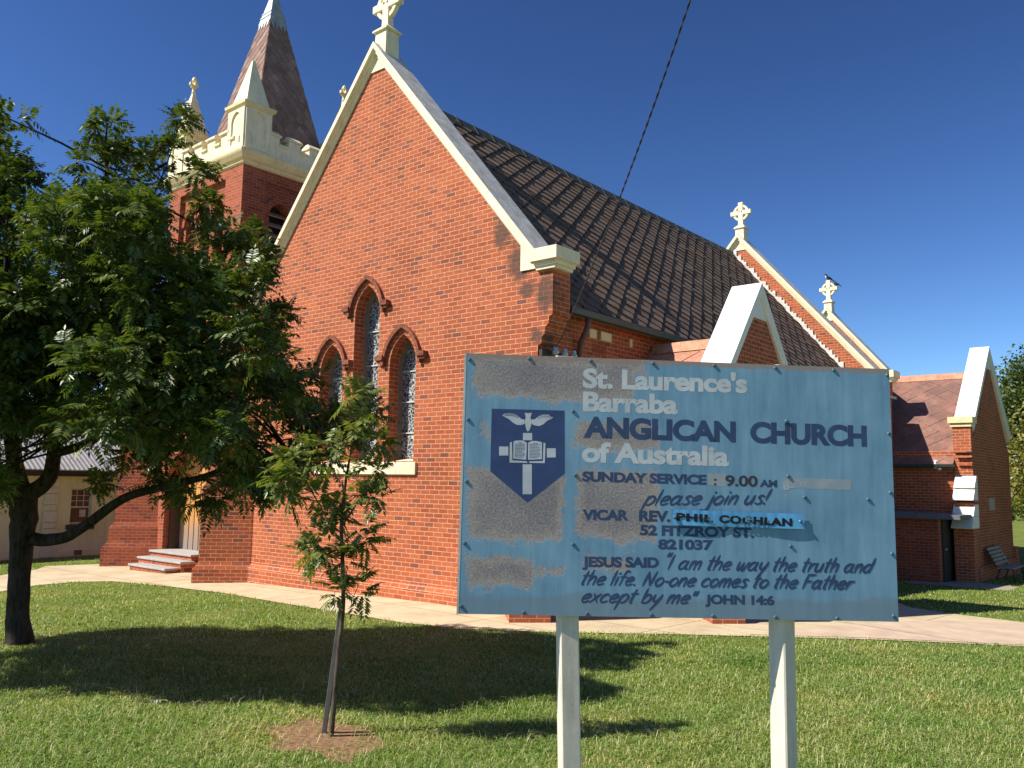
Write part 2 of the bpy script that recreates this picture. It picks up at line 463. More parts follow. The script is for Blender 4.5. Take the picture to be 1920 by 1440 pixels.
BOLTS= [(0.0095, 1.3932), (0.3482, 1.4195), (0.6963, 1.4236), (1.0546, 1.4172), (1.4109, 1.4173), (1.7693, 1.4147), (2.1146, 1.4195), (2.4345, 1.3946), (0.0145, 1.0558), (0.0171, 0.7138), (0.0185, 0.3777), (0.0112, 0.0409), (2.4368, 1.056), (2.4444, 0.7191), (2.4488, 0.3759), (2.4543, 0.0308), (0.3522, 0.0137), (0.7008, 0.0137), (1.0569, 0.0062), (1.4033, 0.0098), (1.7558, 0.0122), (2.1091, 0.0133), (0.6021, 1.1215), (0.6221, 0.7659), (0.6164, 0.3853), (1.8319, 1.1072), (1.8378, 0.7944), (1.8468, 0.4049), (2.3033, 0.677), (1.9326, 0.6788)]
POLY= {'shield': [(0.1472, 0.773), (0.357, 0.6066), (0.5614, 0.7724), (0.5541, 1.1239), (0.1447, 1.1209)], 'ct': [(0.3243, 0.9502), (0.3757, 0.9519), (0.3747, 0.9922), (0.3233, 0.9906)], 'cl': [(0.1936, 0.8613), (0.2447, 0.8629), (0.2433, 0.9125), (0.1921, 0.9109)], 'cr': [(0.4604, 0.8586), (0.5099, 0.8601), (0.5088, 0.9112), (0.4592, 0.9097)], 'cs': [(0.3303, 0.6519), (0.3813, 0.6533), (0.3772, 0.8179), (0.326, 0.8163)], 'pageL': [(0.2727, 0.8465), (0.3451, 0.8424), (0.3466, 0.9362), (0.3244, 0.9483), (0.2859, 0.9477), (0.2719, 0.9422)], 'pageR': [(0.3554, 0.8427), (0.4329, 0.8482), (0.4307, 0.9427), (0.4016, 0.9482), (0.3694, 0.9472), (0.353, 0.9364)], 'edgeL': [(0.2522, 0.8237), (0.3533, 0.8254), (0.3466, 0.8341), (0.2684, 0.8369), (0.263, 0.9387), (0.2516, 0.9351)], 'edgeR': [(0.361, 0.8257), (0.4495, 0.8264), (0.4508, 0.9382), (0.4391, 0.9411), (0.439, 0.8382), (0.3646, 0.8347)], 'body': [(0.3507, 0.9991), (0.3582, 1.0071), (0.3673, 1.0318), (0.3692, 1.0576), (0.3628, 1.0799), (0.3699, 1.106), (0.3494, 1.1021), (0.3299, 1.1046), (0.3364, 1.0791), (0.3313, 1.0531), (0.3365, 1.0276), (0.3434, 1.0066)], 'wingL': [(0.3303, 1.0422), (0.3093, 1.0338), (0.2867, 1.0356), (0.2638, 1.0477), (0.2441, 1.065), (0.218, 1.077), (0.2049, 1.0862), (0.2175, 1.095), (0.2431, 1.0985), (0.2754, 1.0957), (0.295, 1.0835), (0.3115, 1.0686), (0.331, 1.0653)], 'wingR': [(0.3689, 1.0679), (0.3889, 1.0699), (0.4079, 1.0873), (0.4303, 1.0971), (0.4626, 1.0981), (0.4921, 1.0823), (0.4761, 1.0728), (0.4569, 1.0637), (0.438, 1.0438), (0.4124, 1.032), (0.3865, 1.0357), (0.3696, 1.0435)], 'strip': [(1.169, 0.5055), (1.9245, 0.5005), (1.9242, 0.5852), (1.1686, 0.5909)], 'ghost1': [(1.3735, 0.7299), (1.4775, 0.7269), (1.4777, 0.7956), (1.3735, 0.7986)], 'ghost2': [(1.8038, 0.727), (2.2017, 0.726), (2.2092, 0.7865), (1.8044, 0.784)]}
RECT= [(0.497, 1.307, 0.46, 0.133), (0.247, 1.373, 0.097, 0.057), (0.112, 1.006, 0.024, 0.032), (0.294, 0.589, 0.269, 0.192), (0.861, 0.992, 0.248, 0.08), (0.853, 0.607, 0.231, 0.189), (0.222, 0.229, 0.189, 0.088), (0.475, 0.231, 0.099, 0.027), (0.8, 0.279, 0.116, 0.044), (0.945, 1.386, 0.067, 0.056)]
TREE_CLUMPS= [(2.74, -7.82, 6.33, 0.19), (2.22, -7.65, 6.09, 0.34), (2.54, -7.64, 5.68, 0.29), (2.1, -7.67, 6.25, 0.33), (2.1, -7.47, 5.22, 0.32), (2.77, -7.99, 5.59, 0.37), (2.96, -7.87, 5.15, 0.37), (1.69, -7.35, 4.7, 0.51), (3.59, -7.05, 6.27, 0.21), (3.47, -7.13, 5.82, 0.29), (2.7, -6.42, 6.11, 0.47), (3.66, -6.55, 5.89, 0.23), (3.49, -6.14, 6.71, 0.15), (3.86, -6.4, 6.12, 0.13), (4.54, -7.82, 4.73, 0.36), (3.74, -7.53, 4.92, 0.4), (1.44, -6.81, 5.5, 0.48), (4.97, -7.52, 4.74, 0.43), (3.99, -7.11, 4.91, 0.48), (2.67, -6.53, 5.28, 0.55), (5.37, -7.45, 4.72, 0.29), (3.66, -6.81, 5.36, 0.35), (2.46, -6.21, 5.57, 0.39), (4.11, -6.22, 5.84, 0.13), (4.21, -7.98, 3.81, 0.48), (3.26, -7.57, 3.91, 0.54), (1.42, -6.79, 4.2, 0.64), (4.4, -7.48, 4.15, 0.55), (3.24, -6.9, 4.14, 0.62), (1.51, -6.15, 4.63, 0.73), (5.03, -7.23, 4.23, 0.44), (4.2, -6.96, 4.25, 0.48), (2.28, -5.76, 4.99, 0.59), (5.26, -6.92, 4.2, 0.21), (4.53, -6.45, 4.49, 0.23), (3.26, -5.8, 4.81, 0.26), (3.89, -5.79, 5.16, 0.19), (4.35, -6.15, 5.42, 0.11), (3.86, -5.54, 5.38, 0.07), (3.95, -5.28, 5.34, 0.07), (4.32, -5.78, 4.95, 0.14), (3.82, -7.73, 3.18, 0.51), (3.12, -7.57, 3.13, 0.54), (1.75, -6.95, 3.35, 0.61), (5.34, -7.68, 3.06, 0.5), (3.1, -6.89, 3.43, 0.63), (2.07, -6.39, 3.49, 0.69), (5.29, -7.06, 3.46, 0.53), (4.0, -6.56, 3.56, 0.61), (2.36, -5.82, 3.96, 0.71), (5.21, -6.69, 3.93, 0.43), (4.6, -6.2, 4.19, 0.47), (3.13, -5.32, 4.34, 0.54), (4.98, -5.98, 4.49, 0.29), (4.46, -5.42, 4.88, 0.18), (2.26, -7.24, 2.66, 0.32), (4.52, -7.51, 2.89, 0.3), (3.47, -7.17, 2.85, 0.33), (1.6, -6.21, 3.07, 0.4), (5.18, -7.23, 2.8, 0.43), (3.82, -6.56, 2.82, 0.5), (2.51, -5.93, 2.97, 0.57), (5.47, -6.62, 3.11, 0.49), (4.89, -6.43, 3.02, 0.52), (2.93, -5.32, 3.43, 0.64), (6.05, -6.64, 3.53, 0.34), (4.81, -5.72, 3.75, 0.4), (3.95, -5.16, 3.98, 0.44), (4.84, -5.52, 4.08, 0.24), (3.0, -6.25, 2.5, 0.22), (3.11, -5.71, 2.41, 0.44), (5.85, -6.65, 2.63, 0.4), (4.97, -6.02, 2.52, 0.45), (3.51, -5.32, 2.73, 0.52), (5.91, -6.2, 3.14, 0.31), (4.97, -5.57, 3.12, 0.34), (3.46, -4.56, 3.39, 0.41), (4.93, -5.19, 3.31, 0.29), (5.08, -4.99, 2.91, 0.29), (4.81, -5.19, 2.61, 0.35), (3.94, -4.92, 2.26, 0.31), (5.16, -5.32, 2.29, 0.22), (4.35, -6.23, 1.97, 0.18), (3.64, -5.1, 1.99, 0.31), (2.26, -6.38, 2.08, 0.22), (4.64, -4.31, 2.93, 0.26), (5.52, -4.62, 3.08, 0.15), (3.79, -4.96, 2.02, 0.25), (4.06, -4.8, 2.17, 0.25), (4.37, -5.81, 1.97, 0.17), (4.69, -4.67, 2.57, 0.27), (4.39, -4.79, 2.87, 0.3), (4.28, -5.54, 5.02, 0.17), (5.15, -4.71, 2.66, 0.19), (4.09, -8.28, 2.19, 0.28), (2.65, -7.77, 2.15, 0.32), (0.93, -7.25, 2.12, 0.37), (3.51, -8.24, 2.24, 0.39), (1.64, -7.86, 2.2, 0.46), (-0.14, -7.31, 2.33, 0.53), (3.75, -8.31, 3.72, 0.73), (2.3, -8.11, 4.07, 0.82), (0.81, -7.44, 4.25, 0.95), (3.46, -8.54, 4.67, 0.54), (2.43, -8.36, 4.9, 0.59), (0.99, -7.73, 5.31, 0.68), (3.55, -8.16, 3.05, 0.55), (2.92, -8.12, 3.02, 0.57), (0.47, -7.28, 3.16, 0.71), (3.41, -8.78, 3.31, 0.57), (1.59, -8.3, 3.54, 0.68), (0.86, -7.8, 3.33, 0.73), (3.89, -8.97, 3.89, 0.54), (2.01, -8.4, 4.16, 0.66), (0.27, -8.07, 4.61, 0.75), (3.32, -9.07, 3.52, 0.61), (1.87, -8.96, 3.76, 0.68), (-0.55, -8.34, 3.9, 0.83), (2.81, -8.8, 2.81, 0.44), (1.73, -8.6, 2.85, 0.49), (-0.64, -7.96, 3.01, 0.59), (2.51, -9.22, 3.15, 0.54), (1.12, -9.09, 3.35, 0.6), (-0.55, -8.67, 3.34, 0.69), (0.5, -9.4, 3.0, 0.65), (1.6, -9.5, 3.1, 0.65), (2.3, -9.3, 3.1, 0.6), (1.2, -8.8, 2.9, 0.55), (0.2, -8.9, 3.3, 0.6), (1.0, -9.2, 3.9, 0.7)]
TREE_LIMBS= {'trunk': [(0.973, -6.588, -0.114, 0.21), (0.98, -6.611, 0.075, 0.17), (0.994, -6.647, 0.391, 0.138), (1.091, -6.707, 0.888, 0.132), (1.193, -6.751, 1.312, 0.142), (1.301, -6.79, 1.731, 0.17), (1.371, -6.835, 1.975, 0.15)], 'a': [(1.314, -6.835, 1.836, 0.13), (1.277, -7.065, 2.109, 0.11), (1.242, -7.424, 2.541, 0.085), (1.329, -7.863, 3.307, 0.05), (1.46, -8.129, 4.05, 0.02)], 'b': [(1.353, -6.845, 1.94, 0.13), (1.414, -6.987, 2.351, 0.1), (1.619, -7.169, 2.95, 0.08), (1.96, -7.402, 3.776, 0.045), (2.149, -7.54, 4.858, 0.022), (2.1, -7.573, 5.666, 0.006)], 'c': [(1.395, -6.809, 1.941, 0.12), (1.699, -6.712, 2.118, 0.1), (1.886, -6.717, 2.323, 0.09), (2.16, -6.825, 2.819, 0.075), (2.601, -6.955, 3.514, 0.06), (2.963, -6.926, 4.464, 0.045), (3.177, -6.883, 5.362, 0.02), (3.279, -6.924, 6.194, 0.005)], 'd': [(1.189, -6.771, 1.416, 0.09), (1.385, -6.599, 1.371, 0.085), (1.733, -6.443, 1.411, 0.075), (2.218, -6.332, 1.634, 0.066), (2.749, -6.194, 1.936, 0.056), (3.309, -6.008, 2.079, 0.048), (3.905, -5.791, 2.217, 0.042), (4.35, -5.575, 2.395, 0.03), (4.883, -5.28, 2.546, 0.02), (5.386, -4.906, 2.869, 0.008)], 'e': [(1.971, -6.737, 2.491, 0.065), (2.434, -6.563, 2.613, 0.055), (3.108, -6.431, 2.879, 0.045), (3.772, -6.332, 3.306, 0.032), (4.15, -6.11, 3.939, 0.02), (4.383, -6.01, 4.57, 0.005)], 'f': [(3.108, -6.431, 2.879, 0.035), (3.511, -5.962, 2.896, 0.03), (3.847, -5.45, 3.119, 0.02), (4.527, -4.915, 3.365, 0.008)], 'g': [(2.963, -6.926, 4.464, 0.028), (3.593, -6.749, 5.054, 0.018), (3.922, -6.568, 5.687, 0.009), (4.138, -6.488, 6.348, 0.004)]}
SAP_CLUMPS= [(7.72, -6.48, 2.72, 0.157), (7.26, -6.85, 2.33, 0.185), (7.52, -6.75, 2.43, 0.157), (7.42, -6.44, 2.09, 0.166), (7.44, -6.83, 2.07, 0.157), (7.68, -6.42, 2.28, 0.111), (7.35, -6.46, 1.91, 0.111), (7.45, -6.73, 1.66, 0.12), (7.23, -6.67, 1.56, 0.065), (7.58, -6.37, 1.75, 0.092), (7.62, -6.58, 1.56, 0.083), (7.43, -6.54, 1.27, 0.065), (7.5, -6.33, 1.28, 0.074), (7.67, -6.55, 2.92, 0.083), (7.69, -6.35, 2.54, 0.074), (7.22, -6.97, 2.22, 0.111), (7.66, -6.6, 2.51, 0.157), (7.81, -6.47, 2.06, 0.065), (7.15, -6.83, 2.07, 0.111)]
SAP_LIMBS= {'trunk': [(7.289, -6.4, -0.041, 0.03), (7.294, -6.407, 0.028, 0.026), (7.327, -6.417, 0.281, 0.022), (7.388, -6.436, 0.741, 0.02), (7.44, -6.449, 1.108, 0.019), (7.457, -6.476, 1.384, 0.018), (7.467, -6.509, 1.659, 0.017), (7.474, -6.528, 1.82, 0.015), (7.507, -6.539, 2.072, 0.012), (7.547, -6.541, 2.302, 0.01), (7.61, -6.529, 2.579, 0.008), (7.71, -6.473, 2.764, 0.004)], 'a': [(7.473, -6.519, 1.751, 0.01), (7.381, -6.583, 1.84, 0.008), (7.286, -6.651, 2.022, 0.006), (7.161, -6.759, 2.297, 0.003)], 'b': [(7.481, -6.522, 1.82, 0.01), (7.612, -6.503, 1.983, 0.007), (7.775, -6.447, 2.259, 0.003)], 'c': [(7.537, -6.542, 2.256, 0.007), (7.442, -6.577, 2.394, 0.005), (7.367, -6.596, 2.534, 0.003)], 'd': [(7.466, -6.49, 1.521, 0.006), (7.363, -6.543, 1.563, 0.004), (7.242, -6.625, 1.605, 0.002)], 'e': [(7.469, -6.494, 1.567, 0.006), (7.542, -6.447, 1.66, 0.004), (7.645, -6.371, 1.731, 0.002)]}
STAKE= [(7.173, -6.388, 0.015), (7.38, -6.418, 1.099)]
BG_CLUMPS= [(6.84, 28.42, 6.35, 0.96), (7.33, 27.88, 6.91, 0.85), (6.66, 28.05, 5.23, 0.75), (7.19, 27.54, 4.75, 1.07), (6.83, 28.35, 3.73, 0.85), (7.35, 27.19, 3.05, 1.07), (6.83, 27.38, 2.22, 0.75), (7.39, 28.34, 5.66, 1.28), (7.92, 28.79, 6.54, 1.71), (7.88, 28.29, 4.35, 1.92), (7.7, 27.58, 2.23, 1.28), (6.82, 26.75, 5.87, 0.43)]

# ------------------------------------------------------------------ ground
def gz(x, y):
    return -0.024 * min(max(2 - x, 0), 20) - 0.028 * min(max(y - 2, 0), 25)


def sheet(name, poly, lift, mat, kind='structure', extra_cuts=()):
    """2D polygon draped on the gently sloping ground"""
    bm = bmesh.new()
    f = bm.faces.new([bm.verts.new((x, y, 0)) for x, y in poly])
    for co, no in (((2, 0, 0), (1, 0, 0)), ((-18, 0, 0), (1, 0, 0)), ((0, 2, 0), (0, 1, 0)), ((0, 27, 0), (0, 1, 0))) + tuple(extra_cuts):
        bmesh.ops.bisect_plane(bm, geom=bm.verts[:] + bm.edges[:] + bm.faces[:], plane_co=co, plane_no=no, dist=1e-5)
    bmesh.ops.triangulate(bm, faces=bm.faces[:])
    for v in bm.verts: v.co.z = gz(v.co.x, v.co.y) + lift
    bmesh.ops.recalc_face_normals(bm, faces=bm.faces[:])
    for fc in bm.faces:
        if fc.normal.z < 0: fc.normal_flip()
    me = bpy.data.meshes.new(name); bm.to_mesh(me); bm.free()
    me.materials.append(mat)
    o = bpy.data.objects.new(name, me); COL.objects.link(o); o['kind'] = kind
    return o


def ground_mat():
    m, nt, b = newmat('turf_soil', 0.95, 0.1); L = nt.links; oc = objco(nt)
    n = noise(nt, oc, 0.6, 6, 0.7); f = noise(nt, oc, 35, 5, 0.7); g = noise(nt, oc, 160, 2)
    r = ramp(nt, [(0.3, (0.09, 0.13, 0.028)), (0.5, (0.16, 0.20, 0.045)), (0.68, (0.26, 0.26, 0.09))]); L.new(f.outputs[0], r.inputs[0])
    r2 = ramp(nt, [(0.35, (0.75, 0.85, 0.7)), (0.65, (1.2, 1.1, 1.1))]); L.new(n.outputs[0], r2.inputs[0])
    r3 = ramp(nt, [(0.3, (0.55, 0.55, 0.55)), (0.7, (1.35, 1.35, 1.3))]); L.new(g.outputs[0], r3.inputs[0])
    c = mix(nt, mix(nt, r.outputs[0], r2.outputs[0], 1, 'MULTIPLY'), r3.outputs[0], 1, 'MULTIPLY')
    L.new(c, b.inputs['Base Color']); bump(nt, b, f.outputs[0], 0.8, 0.04)
    return m


def concrete_mat():
    m, nt, b = newmat('worn_concrete_path', 0.9, 0.2); L = nt.links; oc = objco(nt)
    n = noise(nt, oc, 1.1, 6, 0.7); f = noise(nt, oc, 50, 4)
    r = ramp(nt, [(0.3, (0.42, 0.335, 0.215)), (0.5, (0.54, 0.445, 0.29)), (0.72, (0.63, 0.53, 0.36))]); L.new(n.outputs[0], r.inputs[0])
    r2 = ramp(nt, [(0.25, (0.7, 0.68, 0.65)), (0.5, (1, 1, 1)), (0.8, (1.08, 1.08, 1.08))]); L.new(f.outputs[0], r2.inputs[0])
    c = mix(nt, r.outputs[0], r2.outputs[0], 1, 'MULTIPLY')
    # slab joints
    br = N(nt, 'ShaderNodeTexBrick', offset=0.0); mp = N(nt, 'ShaderNodeMapping'); mp.inputs['Rotation'].default_value = (0, 0, math.radians(3)); mp.inputs['Location'].default_value = (0.7, 0.55, 0)
    L.new(oc, mp.inputs[0]); wn = noise(nt, oc, 2, 3); vm = N(nt, 'ShaderNodeVectorMath', operation='MULTIPLY_ADD'); L.new(wn.outputs['Color'], vm.inputs[0]); vm.inputs[1].default_value = (0.04, 0.04, 0); L.new(mp.outputs[0], vm.inputs[2])
    L.new(vm.outputs[0], br.inputs['Vector']); br.inputs['Scale'].default_value = 1; br.inputs['Brick Width'].default_value = 2.4; br.inputs['Row Height'].default_value = 1.25; br.inputs['Mortar Size'].default_value = 0.013; br.inputs['Mortar Smooth'].default_value = 0.3
    c = mix(nt, c, (0.17, 0.13, 0.09), math_(nt, 'MULTIPLY', br.outputs['Fac'], 0.9))
    L.new(c, b.inputs['Base Color']); bump(nt, b, math_(nt, 'SUBTRACT', f.outputs[0], br.outputs['Fac']), 0.3, 0.01)
    return m


def paver_mat():
    m, nt, b = newmat('pink_brick_paving', 0.9, 0.2); L = nt.links; oc = objco(nt)
    mp = N(nt, 'ShaderNodeMapping'); mp.inputs['Rotation'].default_value = (0, 0, math.radians(38)); L.new(oc, mp.inputs[0])
    br = N(nt, 'ShaderNodeTexBrick', offset=0.5); L.new(mp.outputs[0], br.inputs['Vector'])
    br.inputs['Color1'].default_value = (0.49, 0.375, 0.28, 1); br.inputs['Color2'].default_value = (0.57, 0.44, 0.33, 1); br.inputs['Mortar'].default_value = (0.5, 0.39, 0.29, 1)
    br.inputs['Scale'].default_value = 1; br.inputs['Brick Width'].default_value = 0.4; br.inputs['Row Height'].default_value = 0.2; br.inputs['Mortar Size'].default_value = 0.008
    n = noise(nt, oc, 2, 6, 0.7); r = ramp(nt, [(0.3, (0.85, 0.85, 0.85)), (0.7, (1.12, 1.1, 1.08))]); L.new(n.outputs[0], r.inputs[0])
    L.new(mix(nt, br.outputs['Color'], r.outputs[0], 1, 'MULTIPLY'), b.inputs['Base Color']); bump(nt, b, n.outputs[0], 0.2)
    return m


M_GROUND = ground_mat(); M_PATH = concrete_mat(); M_PAVER = paver_mat()
M_SOIL = plain('bare_dry_soil', (0.25, 0.15, 0.085), 0.95, 0.1, 0, 0.55, 22)
sheet('ground', [(-900, -300), (900, -300), (900, 1500), (-900, 1500)], 0.0, M_GROUND)
PATH = [(-4.4, -9), (-5.2, -6.2), (-6.24, -4.32), (-7.0, -3.3), (-7.05, -2.4), (-6.6, -1.86), (-4.6, -1.62), (-2.32, -1.57), (0, -1.8), (1.87, -1.95), (3.3, -1.93), (4.33, -1.7), (5.56, -0.91), (6.77, 0.11), (8.52, 1.43), (10.96, 3.19), (17, 7.4),
        (17, 10.2), (10.43, 6.49), (9.25, 6.72), (8.4, 7.1), (7.9, 7.9), (6.6, 8.0), (4.3, 1.0), (-4.3, 0.9), (-6.8, 1.3), (-11.0, 1.4), (-11.9, 0.47), (-12.5, -0.98), (-11.52, -1.56), (-10.24, -2.93), (-9.2, -4.6), (-8.6, -9)]
sheet('path', PATH, 0.012, M_PATH)
PAVE = [(7.75, 1.0), (8.52, 1.55), (10.9, 3.27), (17, 7.5), (17, 10.0), (10.43, 6.3), (9.0, 4.9)]
sheet('paving', PAVE, 0.018, M_PAVER)
APRON = [(6.4, 13.6), (8.9, 13.8), (8.9, 15.4), (7.7, 16.2), (6.4, 16.2)]
sheet('apron', APRON, 0.012, plain('dark_concrete_apron', (0.34, 0.29, 0.23), 0.9))
DIRT = [(7.27 + math.cos(a) * r * 0.66, -6.47 + math.sin(a) * r * 0.46) for a, r in [(2 * math.pi * i / 26, 0.95 + 0.35 * math.sin(3.1 * i) * math.sin(1.7 * i + 1)) for i in range(26)]]
sheet('bare_soil', DIRT, 0.005, M_SOIL)

# ------------------------------------------------------------------ church
CH = thing('church', (0, 0, 0), 'red brick church with cream copings, a spired square tower and steep dark tiled roof', 'church')
SL = 1.185                                                 # roof pitch

def mpY(y): return lambda x, z: (x, y, z)
def mpX(x): return lambda y, z: (x, y, z)

# chancel end wall with three lancets
LANC = [(-1.175, 0.38, 2.6, 4.5, 5.10), (-0.06, 0.39, 2.6, 5.62, 6.24), (1.055, 0.38, 2.6, 4.5, 5.10)]
mb = MB()
cor = [(4.45, 4.50), (4.45, 4.56), (4.53, 4.60), (4.53, 4.70), (4.60, 4.76), (4.60, 4.86), (4.68, 4.93), (4.68, 5.03), (4.76, 5.08)]
right = [(4.45, -1.0)] + cor + [(4.76, 5.9), (4.45, 5.92)] + [(0, 11.2)]
outer = right + [(-x, z) for x, z in reversed(right[:-1])]
wall_holes(mb, outer, [arch_pts(*l) for l in LANC], mpY(0), (0, 0.5, 0))
# plinth with splayed top, left open where the corner piers stand
for x0, x1 in ((-4.42, 4.42),):
    mb.prism([(x0, -0.07, -1), (x0, -0.07, 0.2), (x0, 0.0, 0.3), (x0, 0.2, 0.3), (x0, 0.2, -1)], (x1 - x0, 0, 0))
# side walls
mb.box((4.0, 0.5, -1), (4.2, 16.9, 5.5)); mb.box((-4.2, 0.5, -1), (-4.0, 16.9, 5.5))
mb.box((4.2, 0.5, -1), (4.27, 16.5, 0.28))
mb.build('chancel_wall', M_BRICK, CH)

# diagonal corner buttresses
def diag_buttress(mb, cx, cy, dx, dy, steps, half=0.33):
    """steps: list of (z0, z1, reach) from the corner outwards along (dx,dy)"""
    d = Vector((dx, dy, 0)).normalized(); p = Vector((-d.y, d.x, 0))
    for k, (z0, z1, r, hw) in enumerate(steps):
        c = Vector((cx, cy, 0)); nx = steps[k + 1] if k + 1 < len(steps) else None
        a = c - d * 0.3
        def ring(rr, z, h): return [a - p * h + Vector((0, 0, z)), a + p * h + Vector((0, 0, z)), c + d * rr + p * h + Vector((0, 0, z)), c + d * rr - p * h + Vector((0, 0, z))]
        rings = [ring(r, z0, hw), ring(r, z1, hw)]
        if nx: rings.append(ring(nx[2], z1 + (r - nx[2]) * 1.1 + 0.02, nx[3]))
        mb.loft(rings)

mb = MB(); diag_buttress(mb, -4.25, 0.0, -1, -1, [(-1, 0.16, 0.98, 0.36), (0.16, 2.0, 0.86, 0.32), (2.0, 3.4, 0.5, 0.32), (3.4, 3.7, 0.02, 0.3)]); mb.build('corner_buttress', M_BRICK, CH)
mb = MB(); diag_buttress(mb, 4.25, 0.0, 1, -1, [(-1, 0.22, 0.72, 0.33), (0.22, 2.0, 0.62, 0.3), (2.0, 3.4, 0.36, 0.3), (3.4, 3.6, 0.02, 0.28)]); mb.build('corner_buttress', M_BRICK, CH)
mb = MB(); mb.box((3.0, -0.14, -1), (3.42, -0.02, 0.46)); mb.build('painted_pier', plain('pink_painted_brick', (0.5, 0.19, 0.12), 0.8, 0.2, 0, 0.12), CH, bevel=0.01)

# windows
def hood(mb, cx, hw, zs, za, stop, sz):
    inner = arch_only(cx, hw, zs, za); 
    off = 0.11; A = arch_only(cx, hw + off, zs, za + off * 1.15); Bo = arch_only(cx, hw + off + 0.068, zs, za + (off + 0.068) * 1.15)
    rings = []
    for (xa, za_), (xb, zb_) in zip(A, Bo):
        rings.append([(xa, -0.0, za_), (xa, -0.075, za_), (xb, -0.08, zb_ + 0.0), (xb, -0.0, zb_)])
    e0 = rings[0]; e1 = rings[-1]
    mb.loft(rings)
    # vertical drop and label stops
    for sgn, (xa, _), (xb, _) in ((1, A[0], Bo[0]), (-1, A[-1], Bo[-1])):
        x0, x1 = sorted((xa, xb))
        mb.box((x0, -0.09, sz), (x1, 0, zs))
        xs0, xs1 = sorted((xa, cx + sgn * stop))
        mb.box((xs0, -0.12, sz - 0.02), (xs1, 0.0, sz + 0.075))
        mb.box((xs0 + 0.02, -0.085, sz - 0.075), (xs1 - 0.02, 0.0, sz - 0.02))

M_BAR = plain('pale_bar', (0.6, 0.6, 0.56), 0.5)
for i, (cx, hw, zb, zs, za) in enumerate(LANC):
    g = MB()
    g.prism([(x, 0.34, z) for x, z in arch_pts(cx, hw + 0.04, zb, zs, za + 0.04)], (0, 0.05, 0))
    wo = g.build('lancet_window', M_LEADLIGHT, CH)
    f = MB()
    A = arch_pts(cx, hw - 0.0, zb, zs, za); Bq = arch_pts(cx, hw - 0.055, zb + 0.06, zs, za - 0.07)
    for k in range(len(A)):
        l = (k + 1) % len(A)
        f.add([(A[k][0], 0.25, A[k][1]), (A[l][0], 0.25, A[l][1]), (Bq[l][0], 0.34, Bq[l][1]), (Bq[k][0], 0.34, Bq[k][1])], [(0, 1, 2, 3)])
    f.build('window_frame', plain('stone_frame', (0.20, 0.17, 0.13), 0.8), wo)
    for zz in np.arange(zb + 0.55, za - 0.35, 0.62 if i != 1 else 0.72):
        s = MB(); s.box((cx - hw + 0.05, 0.31, zz), (cx + hw - 0.05, 0.338, zz + 0.022)); s.build('saddle_bar', M_BAR, wo)
    h = MB(); hood(h, cx, hw, zs, za, 0.70, za - 0.47 if i != 1 else za - 0.48)
    h.build('hood_mould', M_HOOD, wo)
mb = MB(); mb.prism([(-1.66, -0.05, 2.34), (-1.66, -0.05, 2.57), (-1.66, 0.3, 2.64), (-1.66, 0.3, 2.34)], (3.2, 0, 0))
mb.build('window_sill', M_CREAM_W, CH)

# gable copings: profile (depth, height above the brick line), extruded along both rakes
def coping(name, mats, frame, apex, half, slope, prof, kneel=True, front_gap=0.0):
    """frame(a, d, z): a along the wall, d depth (front negative), z up"""
    mb = MB()
    for sgn in (1, -1):
        rings = []
        for a in (0.0, half):
            rings.append([frame(sgn * a, d, apex - slope * a + h) for d, h in prof])
        n = len(prof)
        V = rings[0] + rings[1]
        for i in range(n):
            j = (i + 1) % n
            top = prof[i][1] > prof[-1][1] * 0.98 and prof[j][1] > prof[-1][1] * 0.98 and abs(prof[i][0] - prof[j][0]) > 0.3
            mb.add([V[i], V[j], V[n + j], V[n + i]], [(0, 1, 2, 3)], 1 if top else 0)
        for r in rings[1:]:
            mb.add(r, [tuple(range(n))], 0)
    return mb

PROF = [(0.52, 0.0), (-0.02, 0.0), (-0.05, 0.05), (-0.05, 0.09), (-0.10, 0.12), (-0.10, 0.17), (-0.16, 0.2), (-0.16, 0.345), (0.52, 0.345)]
def big_gable(y0, cx=0.0, slope=SL, half=4.47, mould=0.48, top=11.17):
    fr = lambda a, d, z: (cx + a, y0 + d, z)
    mb = coping('c', None, fr, top, half, slope, PROF)
    zk = top - slope * half; ta = top - 11.17
    # apex block and kneelers
    mb.prism([(cx - 0.36, y0 - 0.03, 10.90 + ta), (cx + 0.36, y0 - 0.03, 10.90 + ta), (cx + 0.05, y0 - 0.03, 11.3 + ta), (cx - 0.05, y0 - 0.03, 11.3 + ta)], (0, 0.4, 0))
    for s in (1, -1):
        h = half
        mb.prism([(cx + s * (h - 0.41), y0 - 0.03, zk + 0.04), (cx + s * (h + 0.1), y0 - 0.03, zk + 0.04), (cx + s * (h + 0.1), y0 - 0.03, zk + 0.3), (cx + s * (h - 0.05), y0 - 0.03, zk + 0.35), (cx + s * (h - 0.41), y0 - 0.03, zk + 0.51)], (0, 0.4, 0))
        for (x1, ya, yb, z0, z1) in ((h + mould - 0.10, -0.07, 0.46, zk - 0.01, zk + 0.05), (h + mould - 0.06, -0.10, 0.48, zk + 0.05, zk + 0.11), (h + mould, -0.164, 0.524, zk + 0.13, zk + 0.349), (h + mould - 0.04, -0.12, 0.5, zk + 0.112, zk + 0.128)):
            a, b_ = sorted((cx + s * (h - 0.03 if z1 < zk + 0.12 else h - 0.11), cx + s * x1))
            mb.box((a, y0 + ya, z0), (b_, y0 + yb, z1))
    return mb.build('gable_coping', [M_CREAM_W, M_COPTOP], CH)

